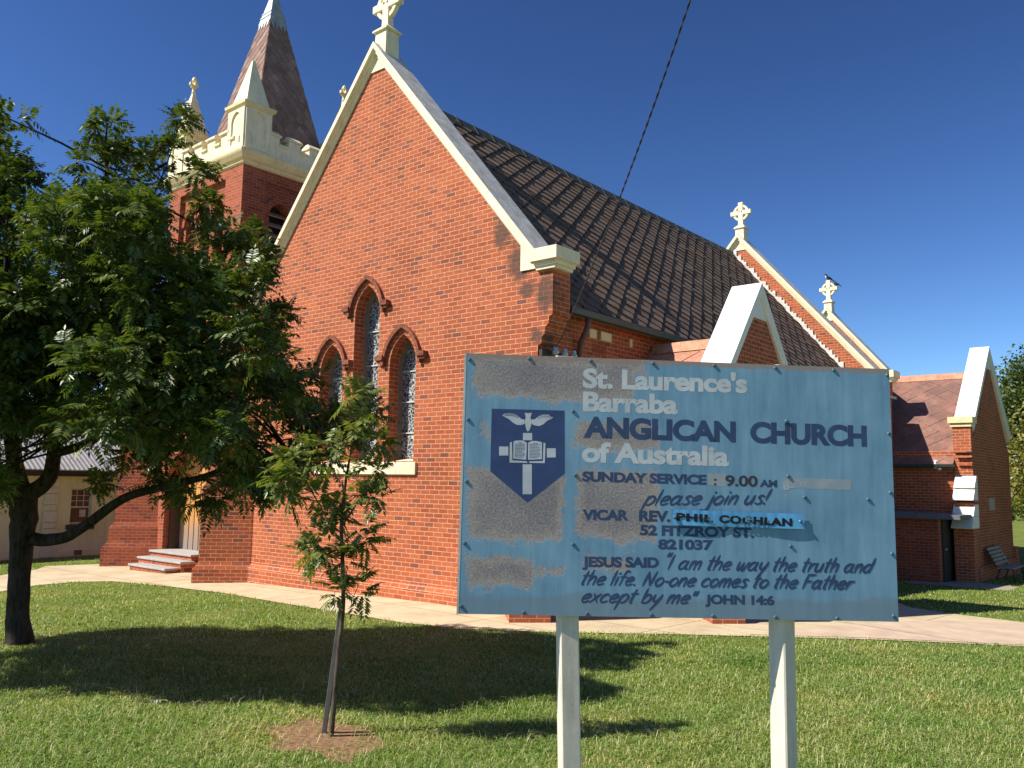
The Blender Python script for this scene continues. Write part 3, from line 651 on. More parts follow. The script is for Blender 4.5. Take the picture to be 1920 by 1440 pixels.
def celtic_cross(name, p, ax, s=1.0, h=0.0):
    """stone wheel cross standing on p, arms along unit vector ax"""
    p = Vector(p); ax = Vector(ax); ay = Vector((-ax.y, ax.x, 0)); az = Vector((0, 0, 1))
    mb = MB()
    def bx(a0, a1, d, z0, z1):
        mb.obox(p + ax * ((a0 + a1) / 2 * s) + az * ((z0 + z1) / 2 * s), ax * ((a1 - a0) / 2 * s), ay * d * s, az * ((z1 - z0) / 2 * s))
    def fr(z0, z1, a0, a1, d0, d1):
        R = []
        for z, a, d in ((z0, a0, d0), (z1, a1, d1)):
            R.append([p + ax * sx * a * s + ay * sy * d * s + az * z * s for sx, sy in ((-1, -1), (1, -1), (1, 1), (-1, 1))])
        mb.loft(R)
    fr(-0.45, 0.36, 0.19, 0.175, 0.20, 0.18)
    fr(0.36, 0.40, 0.23, 0.23, 0.23, 0.23); fr(0.40, 0.53, 0.23, 0.105, 0.23, 0.09)
    fr(0.53, 1.02, 0.105, 0.085, 0.085, 0.08)
    c = 1.02
    fr(c, c + 0.42, 0.085, 0.10, 0.08, 0.08)
    bx(-0.42, -0.02, 0.08, c - 0.085, c + 0.085); bx(0.02, 0.42, 0.08, c - 0.085, c + 0.085)
    rings = []
    n = 28
    for k in range(n):
        a = 2 * math.pi * k / n; rd = ax * math.cos(a) + az * math.sin(a); cc = p + az * c * s
        rings.append([cc + rd * r * s + ay * d * s for r, d in ((0.235, -0.055), (0.325, -0.055), (0.325, 0.055), (0.235, 0.055))])
    mb.loft(rings + [rings[0]], True, False)
    return mb.build(name, M_CREAM_W, CH, bevel=0.012)

big_gable(0.0)
celtic_cross('gable_cross', (0.03, 0.2, 11.45), (1, 0, 0))

# chancel roof: lozenge tiles over a deck, ridge roll, eaves gutter
c_len = math.hypot(1, SL); XE = 4.42
def roof_deck(mb, y0, y1, ridge, xe, slope, th=0.06, x0=0.0):
    for s in (1, -1):
        mb.prism([(s * x0, y0, ridge), (s * xe, y0, ridge - slope * xe), (s * xe, y0, ridge - slope * xe - th), (s * x0, y0, ridge - th)], (0, y1 - y0, 0))
RZ = 10.64
mb = MB(); roof_deck(mb, 0.5, 16.9, RZ - 0.012, XE, SL)
deck = mb.build('chancel_roof', plain('roof_deck', (0.08, 0.06, 0.05), 0.9), CH)
mb = MB()
lozenge_tiles(mb, (0, 0.52, RZ), (0, 1, 0), (1, 0, -SL), [(0, 0.12), (16.36, 0.12), (16.36, XE * c_len), (0, XE * c_len)], lip=0.052, clipc=0.16, seed=4)
mb.build('roof_tiles', M_TILE, deck)
mb = MB()
lozenge_tiles(mb, (0, 0.52, RZ), (0, 1, 0), (-1, 0, -SL), [(0, 0.12), (16.36, 0.12), (16.36, XE * c_len), (0, XE * c_len)], lip=0.052, clipc=0.16, seed=5)
mb.build('roof_tiles', M_TILE, deck)
mb = MB()
for k in range(27):
    y0 = 0.55 + k * 0.605
    mb.prism([(-0.24, y0, RZ - 0.22), (-0.05, y0, RZ + 0.06), (0, y0, RZ + 0.085), (0.05, y0, RZ + 0.06), (0.24, y0, RZ - 0.22), (0, y0, RZ - 0.02)], (0, 0.6, 0))
    if k: mb.prism([(-0.25, y0 - 0.02, RZ - 0.215), (-0.055, y0 - 0.02, RZ + 0.075), (0, y0 - 0.02, RZ + 0.1), (0.055, y0 - 0.02, RZ + 0.075), (0.25, y0 - 0.02, RZ - 0.215), (0, y0 - 0.02, RZ - 0.02)], (0, 0.045, 0))
mb.build('ridge_capping', M_RIDGE, deck)
ez = RZ - SL * XE
mb = MB()
gp = [(0.0, -0.09), (0.02, -0.14), (0.08, -0.16), (0.14, -0.13), (0.16, -0.05), (0.16, -0.02), (0.145, -0.02), (0.14, -0.06), (0.08, -0.12), (0.02, -0.1), (0.015, -0.03), (0.0, -0.03)]
mb.loft([[(XE - 0.02 + a, y, ez + b_) for a, b_ in gp] for y in (0.85, 16.3)])
gut = mb.build('gutter', M_GUTTER, CH)
mb = MB(); mb.tube([(4.5, 1.42, ez - 0.14), (4.5, 1.42, ez - 0.3), (4.44, 1.42, ez - 0.42), (4.32, 1.46, ez - 0.56), (4.28, 1.47, ez - 0.8), (4.28, 1.47, 0.0)], 0.055, 10)
mb.build('downpipe', M_PIPE, gut, smooth=True)
for (ya, yb) in ((0.72, 0.79), (1.86, 2.10), (2.24, 2.62), (3.30, 3.38)):
    mb = MB(); mb.box((4.2, ya, 4.99), (4.235, yb, 5.16)); mb.build('eaves_block', M_CREAM, CH)
mb = MB(); mb.box((4.2, 2.0, 4.72), (4.206, 2.45, 4.9)); 
for zz in np.arange(4.73, 4.9, 0.035): mb.box((4.2, 2.02, zz), (4.212, 2.43, zz + 0.012))
mb.build('air_vent', M_BRICK_T, CH)

# insulator bracket for the overhead cable
mb = MB(); mb.box((4.45, 0.02, 4.38), (4.53, 0.98, 4.49)); br_o = mb.build('insulator_bracket', plain('tarred_timber', (0.06, 0.045, 0.035), 0.8), CH)
for y in (0.28, 0.55, 0.82):
    mb = MB(); mb.lathe((4.62, y, 4.46), [(0.012, -0.06), (0.03, -0.05), (0.06, -0.02), (0.062, 0.02), (0.035, 0.045), (0.045, 0.07), (0.03, 0.1), (0.008, 0.105)], 12)
    mb.box((4.52, y - 0.012, 4.41), (4.63, y + 0.012, 4.43))
    mb.build('insulator', M_GLASSY, br_o, smooth=True)

# nave gable beyond the chancel roof, and the small gable behind it
mb = MB()
outer = [(5.02, -1.3), (5.02, 4.6), (5.1, 4.75), (5.17, 4.9), (5.27, 5.05), (5.27, 5.62), (4.99, 5.64), (0.3, 11.0), (-4.39, 5.64), (-4.67, 5.62), (-4.67, -1.3)]
mb.prism([(x, 16.92, z) for x, z in outer], (0, 0.46, 0))
mb.box((4.4, 17.38, -1.3), (4.74, 33, 4.9)); mb.box((-4.6, 17.38, -1.3), (-4.3, 33, 4.9))
mb.prism([(3.85, 26.0, -1.4), (3.85, 26.0, 5.5), (0.2, 26.0, 9.82), (-3.45, 26.0, 5.5), (-3.45, 26.0, -1.4)], (0, 0.45, 0))
mb.build('nave_wall', M_BRICK, CH)
big_gable(16.92, 0.3, 1.145, 4.69, 0.5, 10.97)
celtic_cross('gable_cross', (0.32, 17.1, 11.2), (1, 0, 0), 0.93)
mb = MB(); rnd = random.Random(2)
k = 0.1
while k < 4.5:   # ragged mortar fillet where the tiles meet the brick
    l = rnd.uniform(0.06, 0.12); h = rnd.uniform(0.10, 0.24)
    mb.box((k, 16.87, RZ - SL * (k + l) - 0.02), (k + l * 1.0, 16.92, RZ - SL * k + h)); k += l
mb.build('mortar_fillet', M_FLASH, CH)
big_gable(26.0, 0.2, 1.185, 3.6, 0.42, 9.82)
celtic_cross('gable_cross', (0.22, 26.2, 10.05), (1, 0, 0), 0.95)
mb = MB(); roof_deck(mb, 17.38, 26.0, 9.3, 4.9, 1.0); roof_deck(mb, 26.5, 33, 8.9, 3.2, 1.1); mb.build('nave_roof', M_TILE, CH)

# low side aisle between the vestry and the nave gable
mb = MB(); mb.box((4.2, 9.0, -1.2), (5.42, 16.7, 4.98)); ai = mb.build('side_aisle', M_BRICK, CH)
mb = MB(); mb.prism([(4.1, 8.9, 5.3), (5.55, 8.9, 5.08), (5.55, 8.9, 5.0), (4.1, 8.9, 5.0)], (0, 7.9, 0)); mb.build('aisle_roof', M_LEAD, ai)

# vestry gable facing the path
PY, PA = 4.2, 6.16
mb = MB()
X0, X1 = 6.06, 6.62
ps = 1.235
outer = [(PY - 2.0, -1), (PY + 2.0, -1), (PY + 2.0, 3.6), (PY, 3.6 + 2.0 * ps), (PY - 2.0, 3.6)]
mb.prism([(X1 - 0.03, y, z) for y, z in outer], (-(X1 - X0 - 0.06), 0, 0))
mb.box((4.2, PY - 2.0, -1), (X0, PY - 1.75, 2.9)); mb.box((4.2, PY + 1.75, -1), (X0, PY + 2.0, 2.9))
mb.build('vestry_wall', M_BRICK, CH)
mb = MB(); diag_buttress(mb, 6.45, 2.35, 1, -1, [(-1, 0.2, 0.9, 0.27), (0.2, 1.7, 0.75, 0.24), (1.7, 1.9, 0.05, 0.24)])
mb.build('vestry_buttress', M_BRICK, CH)
mb = MB(); diag_buttress(mb, 6.45, 6.05, 1, 1, [(-1, 0.2, 0.9, 0.27), (0.2, 1.7, 0.75, 0.24), (1.7, 1.9, 0.05, 0.24)])
mb.build('vestry_buttress', M_BRICK, CH)
fr = lambda a, d, z: (X1 - d - 0.0, PY + a, z)
VPROF = [(0.58, 0.0), (0.0, 0.0), (-0.02, 0.0), (-0.02, 0.06), (-0.05, 0.09), (-0.05, 0.3), (0.58, 0.3)]
mb = coping('c', None, fr, PA - 0.3, 2.15, ps, VPROF)
mb.prism([(X1 - 0.01, PY - 0.32, PA - 0.72), (X1 - 0.01, PY + 0.32, PA - 0.72), (X1 - 0.01, PY, PA - 0.25)], (-0.2, 0, 0))
mb.build('gable_coping', [M_WHITE, M_WHITE], CH)
mb = MB()
rz = 5.06
for s in (1, -1):
    mb.prism([(4.2, PY, rz), (X0, PY, rz), (X0, PY + s * 2.15, rz - 2.15 * ps), (4.2, PY + s * 2.15, rz - 2.15 * ps)], (0, 0, -0.05))
vr = mb.build('vestry_roof', plain('roof_deck_red', (0.2, 0.1, 0.07), 0.9), CH)
cl = math.hypot(1, ps)
for s in (1, -1):
    mb = MB(); lozenge_tiles(mb, (3.6, PY, rz + 0.02), (1, 0, 0), (0, s, -ps), [(0.3, 0.1), (X0 - 3.6, 0.1), (X0 - 3.6, 2.2 * cl), (0.3, 2.2 * cl)], 0.6, 0.5, 0.02, 0.05, 9)
    mb.build('roof_tiles', tile_mat('terracotta_tile', [(0.46, 0.22, 0.15), (0.52, 0.27, 0.19), (0.40, 0.19, 0.13)]), vr)
mb = MB(); mb.prism([(4.28, PY - 0.17, rz - 0.13), (4.28, PY - 0.045, rz + 0.075), (4.28, PY, rz + 0.1), (4.28, PY + 0.045, rz + 0.075), (4.28, PY + 0.17, rz - 0.13), (4.28, PY, rz)], (X0 - 4.28, 0, 0))
mb.build('ridge_capping', M_RIDGE_T, vr)

# transept with its white parapet gable, lean-to and buttress
TX, TY, TA = 7.7, 19.15, 6.8
ts = 1.0
mb = MB()
outer = [(TY - 2.82, -1.4), (TY + 2.6, -1.4), (TY + 2.6, 3.4), (TY, 3.4 + 2.72 * ts + 0.1), (TY - 2.82, 3.4 + 0.12)]
mb.prism([(TX, y, z) for y, z in outer], (-0.48, 0, 0))
mb.box((4.7, TY - 2.75, -1.4), (TX - 0.48, TY - 2.5, 3.35)); mb.box((4.7, TY + 2.3, -1.4), (TX - 0.48, TY + 2.55, 3.35))
mb.box((TX, TY - 2.88, -1.4), (TX + 0.07, TY + 2.66, 0.0))
mb.box((TX - 0.5, TY + 2.5, -1.4), (TX + 0.1, TY + 2.95, 0.35))
# corbelled kneeler pier on the near corner
mb.box((TX - 0.46, TY - 2.98, 3.3), (TX + 0.02, TY - 2.7, 4.05))
mb.box((TX - 0.40, TY - 2.93, 3.15), (TX + 0.01, TY - 2.7, 3.22)); mb.box((TX - 0.36, TY - 2.9, 2.92), (TX + 0.005, TY - 2.7, 3.0))
# buttress shaft
mb.box((TX - 0.46, TY - 3.35, -1.4), (TX + 0.05, TY - 2.75, 1.12)); mb.box((TX - 0.44, TY - 3.2, 1.12), (TX + 0.04, TY - 2.75, 1.85))
mb.build('transept_wall', M_BRICK, CH)
for (z0, z1, r0, r1) in ((2.27, 2.62, 3.12, 2.82), (1.92, 2.26, 3.34, 3.05), (1.47, 1.80, 3.4, 3.14), (1.13, 1.46, 3.62, 3.34)):
    mb = MB(); mb.prism([(TX - 0.47, TY - 2.7, z0), (TX - 0.47, TY - r0, z0), (TX - 0.47, TY - r0, z0 + 0.02), (TX - 0.47, TY - r1, z1), (TX - 0.47, TY - 2.7, z1)], (0.55, 0, 0))
    mb.build('buttress_weathering', M_WHITE, CH)
fr = lambda a, d, z: (TX - d, TY + a, z)
TPROF = [(0.5, 0.0), (-0.02, 0.0), (-0.02, 0.08), (-0.06, 0.1), (-0.06, 0.32), (0.5, 0.32)]
mb = coping('c', None, fr, TA - 0.32, 2.72, 0.97, TPROF)
mb.prism([(TX + 0.012, TY - 0.35, TA - 0.74), (TX + 0.012, TY + 0.35, TA - 0.74), (TX + 0.012, TY, TA - 0.3)], (-0.2, 0, 0))
mb.build('gable_coping', [M_WHITE, M_WHITE], CH)
mb = MB(); mb.box((TX - 0.56, TY - 3.08, 4.16), (TX + 0.1, TY - 2.5, 4.34)); mb.box((TX - 0.52, TY - 3.03, 4.05), (TX + 0.05, TY - 2.5, 4.12)); mb.box((TX - 0.5, TY - 3.0, 4.12), (TX + 0.03, TY - 2.5, 4.16))
mb.build('kneeler', M_CREAM, CH)
tr = 5.92
mb = MB()
for s in (1, -1):
    mb.prism([(4.0, TY, tr), (TX - 0.48, TY, tr), (TX - 0.48, TY + s * 2.95, tr - 2.95 * ts), (4.0, TY + s * 2.95, tr - 2.95 * ts)], (0, 0, -0.05))
trf = mb.build('transept_roof', plain('roof_deck_brown', (0.14, 0.08, 0.06), 0.9), CH)
for s in (1, -1):
    mb = MB(); lozenge_tiles(mb, (4.76, TY, tr + 0.012), (1, 0, 0), (0, s, -ts), [(0, 0.1), (TX - 0.48 - 4.76, 0.1), (TX - 0.48 - 4.76, 2.98 * 1.414), (0, 2.98 * 1.414)], 0.62, 0.5, 0.016, 0.05, 11)
    mb.build('roof_tiles', M_TILE_T, trf)
mb = MB(); mb.prism([(4.76, TY - 0.17, tr - 0.12), (4.76, TY - 0.045, tr + 0.075), (4.76, TY, tr + 0.1), (4.76, TY + 0.045, tr + 0.075), (4.76, TY + 0.17, tr - 0.12), (4.76, TY, tr)], (TX - 0.49 - 4.76, 0, 0)); mb.build('ridge_capping', M_RIDGE_T, trf)
mb = MB(); ey_ = TY - 2.97; ez_ = tr - 2.97 * ts
mb.loft([[(x, ey_ + 0.02 - a, ez_ + 0.03 + b_ * 0.8) for a, b_ in gp] for x in (4.8, TX - 0.46)]); mb.build('gutter', M_GUTTER, CH)
mb = MB(); mb.box((TX - 0.0, TY - 0.95, 1.6), (TX + 0.025, TY - 0.15, 1.98)); mb.build('wall_plaque', plain('pale_plaque', (0.42, 0.36, 0.28), 0.7), CH)
# lean-to
mb = MB(); mb.box((4.76, 14.7, -1.4), (7.1, 16.4, 1.4)); lean = mb.build('lean_to', M_BRICK_T, CH)
mb = MB(); mb.prism([(4.76, 14.45, 1.40), (7.72, 14.45, 1.40), (7.72, 14.45, 1.52), (4.76, 14.45, 1.62)], (0, 1.93, 0)); mb.build('flat_roof', plain('bitumen_roof', (0.13, 0.14, 0.16), 0.7), lean)
mb = MB(); mb.box((7.1, 15.0, -0.36), (7.15, 15.8, 1.36)); dd = mb.build('side_door', M_DOOR_D, lean)
mb = MB(); mb.lathe((7.19, 15.1, 0.55), [(0.005, -0.03), (0.03, -0.02), (0.03, 0.02), (0.005, 0.03)], 8); mb.box((7.15, 15.09, 0.54), (7.19, 15.11, 0.56)); mb.build('handle', M_LEAD, dd)
# floodlight under the transept gutter
mb = MB(); mb.box((6.68, 16.24, 3.02), (6.78, 16.4, 3.08)); mb.lathe((6.73, 16.18, 2.88), [(0.02, 0.14), (0.035, 0.1), (0.05, 0.04), (0.075, -0.04), (0.07, -0.05), (0.0, -0.03)], 12); mb.lathe((6.84, 16.18, 2.82), [(0.02, 0.12), (0.035, 0.08), (0.06, -0.02), (0.055, -0.03), (0.0, -0.02)], 12); mb.tube([(6.73, 16.22, 3.05), (6.75, 16.2, 2.95), (6.84, 16.2, 2.9)], 0.012, 6)
mb.build('floodlight', plain('white_plastic', (0.75, 0.75, 0.72), 0.4), CH, smooth=True)

# ------------------------------------------------------------------ tower
AX, AY, HW = -8.63, 2.98, 1.97
TXR, TYF = AX + HW, AY - HW           # right face x, front face y
mb = MB()
ZT = 10.78
FW = HW - 0.02
# front face (toward the lawn): corner piers, recessed belfry panel with three lancets, door opening
DO = (AX, 1.13, 0.2, 1.9, 3.05)
rec = [(AX - 1.32, 7.0), (AX + 1.12, 7.0), (AX + 1.12, 10.5), (AX - 1.32, 10.5)]
front = [(AX - HW, -1.2), (AX + HW, -1.2), (AX + HW, ZT), (AX - HW, ZT)]
wall_holes(mb, front, [rec, arch_pts(*DO)], mpY(TYF), (0, 0.13, 0), depth_outer=False)
B3 = [(AX - 0.86, 0.27, 7.4, 9.55, 9.98), (AX - 0.06, 0.27, 7.4, 9.7, 10.13), (AX + 0.72, 0.27, 7.4, 9.55, 9.98)]
wall_holes(mb, rec, [arch_pts(*b_) for b_ in B3], mpY(TYF + 0.13), (0, 0.3, 0), depth_outer=False)
# right face
rec2 = [(AY - 1.2, 7.0), (AY + 1.2, 7.0), (AY + 1.2, 10.42), (AY - 1.2, 10.42)]
side = [(AY - HW, -1.2), (AY + HW, -1.2), (AY + HW, ZT), (AY - HW, ZT)]
SB = [(AY - 0.72, 0.33, 7.4, 9.55, 9.92), (AY + 0.55, 0.33, 7.4, 9.55, 9.92)]
wall_holes(mb, side, [rec2], mpX(TXR), (-0.06, 0, 0), depth_outer=False)
wall_holes(mb, rec2, [arch_pts(*b_) for b_ in SB], mpX(TXR - 0.06), (-0.3, 0, 0), depth_outer=False)
# back and left faces
mb.add([(AX - HW, AY + HW, -1.2), (AX + HW, AY + HW, -1.2), (AX + HW, AY + HW, ZT), (AX - HW, AY + HW, ZT)], [(0, 1, 2, 3)])
mb.add([(AX - HW, AY - HW, -1.2), (AX - HW, AY + HW, -1.2), (AX - HW, AY + HW, ZT), (AX - HW, AY - HW, ZT)], [(0, 1, 2, 3)])
# door jambs run deeper
A = arch_pts(*DO); n_ = len(A)
mb.add([(x, TYF + 0.13, z) for x, z in A] + [(x, TYF + 0.5, z) for x, z in A], [(i, (i + 1) % n_, n_ + (i + 1) % n_, n_ + i) for i in range(n_)])
diag_buttress(mb, AX - HW + 0.1, TYF + 0.1, -1, -1, [(-1.2, 0.2, 1.28, 0.42), (0.2, 0.78, 1.12, 0.38), (0.78, 3.2, 0.98, 0.34), (3.2, 5.6, 0.5, 0.34), (5.6, 6.0, 0.05, 0.3)])
diag_buttress(mb, AX - HW + 0.1, AY + HW - 0.1, -1, 1, [(-1.2, 0.2, 1.1, 0.42), (0.2, 3.2, 0.98, 0.34), (3.2, 5.6, 0.5, 0.34), (5.6, 6.0, 0.05, 0.3)])
mb.box((AX - HW + 0.35, TYF - 0.06, -1.2), (AX - 1.2, TYF + 0.05, 0.15)); mb.box((AX + 1.2, TYF - 0.06, -1.2), (AX + HW, TYF + 0.05, 0.15))
# link wall between tower and chancel
mb.box((TXR - 0.02, 1.6, -1.2), (-4.18, 1.9, 5.2))
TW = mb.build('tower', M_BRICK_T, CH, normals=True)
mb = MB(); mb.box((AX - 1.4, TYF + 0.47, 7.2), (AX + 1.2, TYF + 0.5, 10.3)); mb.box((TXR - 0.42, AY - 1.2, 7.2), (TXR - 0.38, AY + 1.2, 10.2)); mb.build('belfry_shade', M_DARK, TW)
for (cx, hw, zb, zs, za) in B3:
    mb = MB()
    for zz in np.arange(zb + 0.1, za - 0.1, 0.24): mb.prism([(cx - hw, TYF + 0.22, zz), (cx - hw, TYF + 0.25, zz - 0.02), (cx - hw, TYF + 0.43, zz + 0.13), (cx - hw, TYF + 0.41, zz + 0.15)], (2 * hw, 0, 0))
    lo = mb.build('belfry_louvre', M_LOUVRE, TW)
    mb = MB(); A = arch_only(cx, hw + 0.03, zs, za + 0.03); Bo = arch_only(cx, hw + 0.13, zs, za + 0.15)
    mb.loft([[(xa, TYF + 0.13, z1), (xa, TYF + 0.075, z1), (xb, TYF + 0.06, z2), (xb, TYF + 0.13, z2)] for (xa, z1), (xb, z2) in zip(A, Bo)]); mb.build('arch_brick', M_BRICK_T, lo)
for (cy, hw, zb, zs, za) in SB:
    mb = MB()
    for zz in np.arange(zb + 0.1, za - 0.1, 0.3): mb.prism([(TXR - 0.14, cy - hw, zz), (TXR - 0.17, cy - hw, zz - 0.03), (TXR - 0.37, cy - hw, zz + 0.12), (TXR - 0.35, cy - hw, zz + 0.15)], (0, 2 * hw, 0))
    lo = mb.build('belfry_louvre', plain('grey_louvre', (0.3, 0.22, 0.17), 0.8), TW)
    mb = MB(); A = arch_only(cy, hw + 0.02, zs, za + 0.02); Bo = arch_only(cy, hw + 0.2, zs, za + 0.22)
    for k in range(len(A) - 1):
        if True:
            (a0, b0), (a1, b1), (c0, d0), (c1, d1) = A[k], A[k + 1], Bo[k], Bo[k + 1]
            mb.add([(TXR - 0.06, a0, b0), (TXR - 0.02, a0, b0), (TXR - 0.02, c0, d0), (TXR - 0.06, c0, d0), (TXR - 0.06, a1, b1), (TXR - 0.02, a1, b1), (TXR - 0.02, c1, d1), (TXR - 0.06, c1, d1)],
                   [(0, 3, 2, 1), (4, 5, 6, 7), (0, 1, 5, 4), (1, 2, 6, 5), (2, 3, 7, 6)])
    mb.build('arch_brick', M_BRICK_T, lo)
# west door and stone steps
mb = MB(); mb.prism([(x, TYF + 0.44, z) for x, z in arch_pts(*DO)], (0, 0.06, 0))
dr = mb.build('tower_door', M_DOOR, TW)
mb = MB()
for k in range(9): x = AX - 1.08 + k * 0.27; mb.box((x - 0.012, TYF + 0.43, 0.22), (x + 0.012, TYF + 0.442, 2.1))
mb.build('door_batten', plain('dark_timber_gap', (0.12, 0.055, 0.02), 0.8), dr)
mb = MB(); mb.box((AX - 1.12, TYF + 0.16, 0.2), (AX - 1.02, TYF + 0.44, 2.0)); mb.build('door_frame', plain('dark_brown_frame', (0.06, 0.03, 0.02), 0.6), dr)
gz0 = -0.27
for k, (y0, y1, z1, x0, x1) in enumerate(((-0.14, 0.24, -0.09, AX - 0.72, AX + 1.22), (0.24, 0.62, 0.06, AX - 1.02, AX + 1.3), (0.62, TYF + 0.46, 0.21, AX - 1.12, AX + 1.12))):
    mb = MB(); mb.box((x0 + 0.04, y0 + 0.04, -1.0), (x1 - 0.04, TYF - 0.0 if k < 2 else TYF + 0.4, z1 - 0.055)); st = mb.build('door_step', M_BRICK, CH)
    mb = MB(); mb.box((x0, y0, z1 - 0.055), (x1, y1 + (0.02 if k < 2 else 0), z1)); mb.build('tread', M_SLATESTEP, st, bevel=0.012)
# cornice
mb = MB()
cp = [(0.0, 10.76), (0.05, 10.80), (0.06, 10.86), (0.12, 10.90), (0.20, 11.02), (0.22, 11.07), (0.22, 11.12), (0.06, 11.16)]
mb.loft([[(AX - HW - o, AY - HW - o, z), (AX + HW + o, AY - HW - o, z), (AX + HW + o, AY + HW + o, z), (AX - HW - o, AY + HW + o, z)] for o, z in cp])
mb.build('cornice', M_CREAM, TW)
# battlements
mb = MB(); t = 0.28; H = HW + 0.05
def parapet(p0, d, nrm):
    p0 = Vector(p0); d = Vector(d); nrm = Vector(nrm)
    L_ = 2 * H; mb.obox(p0 + d * (L_ / 2) - nrm * (t / 2) + Vector((0, 0, 11.36)), d * (L_ / 2), nrm * (t / 2), (0, 0, 0.22))
    nm = 4; gap = L_ / (nm * 2 - 0.0)
    for k in range(nm):
        c = p0 + d * (0.78 + (k + 0.2) * (L_ - 1.2) / nm) - nrm * (t / 2)
        a = (L_ - 1.2) / nm * 0.28
        mb.obox(c + Vector((0, 0, 11.69)), d * a, nrm * (t / 2 - 0.004), (0, 0, 0.12))
        q = [c + d * (s1 * (a + 0.045)) + nrm * (s2 * (t / 2 + 0.05)) for s1, s2 in ((-1, -1), (1, -1), (1, 1), (-1, 1))]
        r_ = [c + d * (s1 * (a + 0.0)) + nrm * (s2 * 0.05) for s1, s2 in ((-1, -1), (1, -1), (1, 1), (-1, 1))]
        mb.loft([[v + Vector((0, 0, 11.81)) for v in q], [v + Vector((0, 0, 11.86)) for v in q], [v + Vector((0, 0, 11.98)) for v in r_]])
        # sloped sill in the gap beside the merlon
        c2 = c + d * ((L_ - 1.2) / nm * 0.5); a2 = (L_ - 1.2) / nm * 0.215
        mb.loft([[c2 + d * (s1 * a2) + nrm * (s2 * (t / 2 + 0.05)) + Vector((0, 0, 11.55)) for s1, s2 in ((-1, -1), (1, -1), (1, 1), (-1, 1))],
                 [c2 + d * (s1 * a2) + nrm * (s2 * (t / 2 + 0.05)) + Vector((0, 0, 11.60)) for s1, s2 in ((-1, -1), (1, -1), (1, 1), (-1, 1))],
                 [c2 + d * (s1 * a2) + nrm * (s2 * 0.04) + Vector((0, 0, 11.70)) for s1, s2 in ((-1, -1), (1, -1), (1, 1), (-1, 1))]])
parapet((AX - H, AY - H, 0), (1, 0, 0), (0, -1, 0)); parapet((AX + H, AY - H, 0), (0, 1, 0), (1, 0, 0))
parapet((AX + H, AY + H, 0), (-1, 0, 0), (0, 1, 0)); parapet((AX - H, AY + H, 0), (0, -1, 0), (-1, 0, 0))
mb.build('battlement', M_CREAM_W, TW)
# pinnacles
def pinnacle(px, py, finial):
    mb = MB(); c = (px, py); s = 0.40
    mb.frust(c, 11.12, 11.22, s + 0.03, s + 0.03); mb.frust(c, 11.22, 12.42, s, s)
    pn = mb.build('pinnacle', M_CREAM_W, TW)
    m2 = MB(); m2.frust(c, 12.36, 12.44, s + 0.02, s + 0.10); m2.frust(c, 12.44, 12.52, s + 0.10, s + 0.11); m2.frust(c, 12.52, 12.56, s + 0.11, s + 0.02); m2.build('pinnacle_cap', M_CREAM, pn)
    m3 = MB(); m3.frust(c, 12.56, 13.95, s - 0.03, 0.035); m3.build('spirelet', M_CREAM_W, pn)
    # blind pointed panels, cut as thin raised surrounds
    m4 = MB()
    for ax in ((1, 0), (-1, 0), (0, 1), (0, -1)):
        nx, ny = ax; tx, ty = -ny, nx
        A = arch_pts(0, 0.235, 11.36, 12.0, 12.3, 6); O = [(-s, 11.22), (s, 11.22), (s, 12.36), (-s, 12.36)]
        f = lambda a, z: (px + nx * (s + 0.045) + tx * a, py + ny * (s + 0.045) + ty * a, z)
        wall_holes(m4, O, [A], f, (-nx * 0.045, -ny * 0.045, 0))
    m4.build('blind_panel', M_CREAM_W, pn)
    if finial:
        m5 = MB(); m5.lathe((px, py, 13.9), [(0.04, 0), (0.07, 0.05), (0.05, 0.12), (0.05, 0.2), (0.075, 0.24), (0.05, 0.3), (0.045, 0.38), (0.085, 0.43), (0.06, 0.52), (0.02, 0.56)], 8)
        for a in range(4):
            dx, dy = math.cos(a * math.pi / 2), math.sin(a * math.pi / 2); m5.obox((px + dx * 0.09, py + dy * 0.09, 14.2), (dx * 0.05, dy * 0.05, 0.02), (-dy * 0.04, dx * 0.04, 0), (0, 0, 0.045))
        m5.build('finial', M_CREAM, pn)
q = HW - 0.36
pinnacle(AX + q, AY - q, False); pinnacle(AX - q, AY - q, True); pinnacle(AX + q, AY + q, True); pinnacle(AX - q, AY + q, True)
# spire
SA, SBZ, SHW = 17.55, 11.2, 1.40
k_ = SHW / (SA - SBZ)
mb = MB(); mb.frust((AX, AY), SBZ, SA - 0.02, SHW, 0.004); spo = mb.build('spire', plain('spire_deck', (0.1, 0.07, 0.06), 0.9), TW)
sl = math.hypot(1, k_) * (SA - SBZ); zc = 16.28
mb = MB()
for (ux, uy) in ((1, 0), (0, 1), (-1, 0), (0, -1)):
    nx, ny = uy, -ux
    S_ = Vector((nx * SHW, ny * SHW, -(SA - SBZ))); Sn = S_.normalized(); s0 = (SA - zc) / (SA - SBZ) * sl
    w0 = SHW * s0 / sl
    lozenge_tiles(mb, (AX, AY, SA), (ux, uy, 0), Sn, [(-w0, s0), (w0, s0), (SHW, sl), (-SHW, sl)] if True else None, 0.30, 0.34, 0.016, 0.05, 21)
mb.build('spire_shingles', M_SPIRE, spo)
mb = MB()
def sq(z, e): h = (SA - z) * k_ + e; return [(AX - h, AY - h, z), (AX + h, AY - h, z), (AX + h, AY + h, z), (AX - h, AY + h, z)]
mb.loft([sq(16.26, 0.03), sq(16.45, 0.028), sq(16.455, 0.045), sq(16.50, 0.045), sq(16.505, 0.028), sq(16.60, 0.028), sq(16.605, 0.045), sq(16.64, 0.045), sq(16.645, 0.025), sq(17.5, 0.02)])
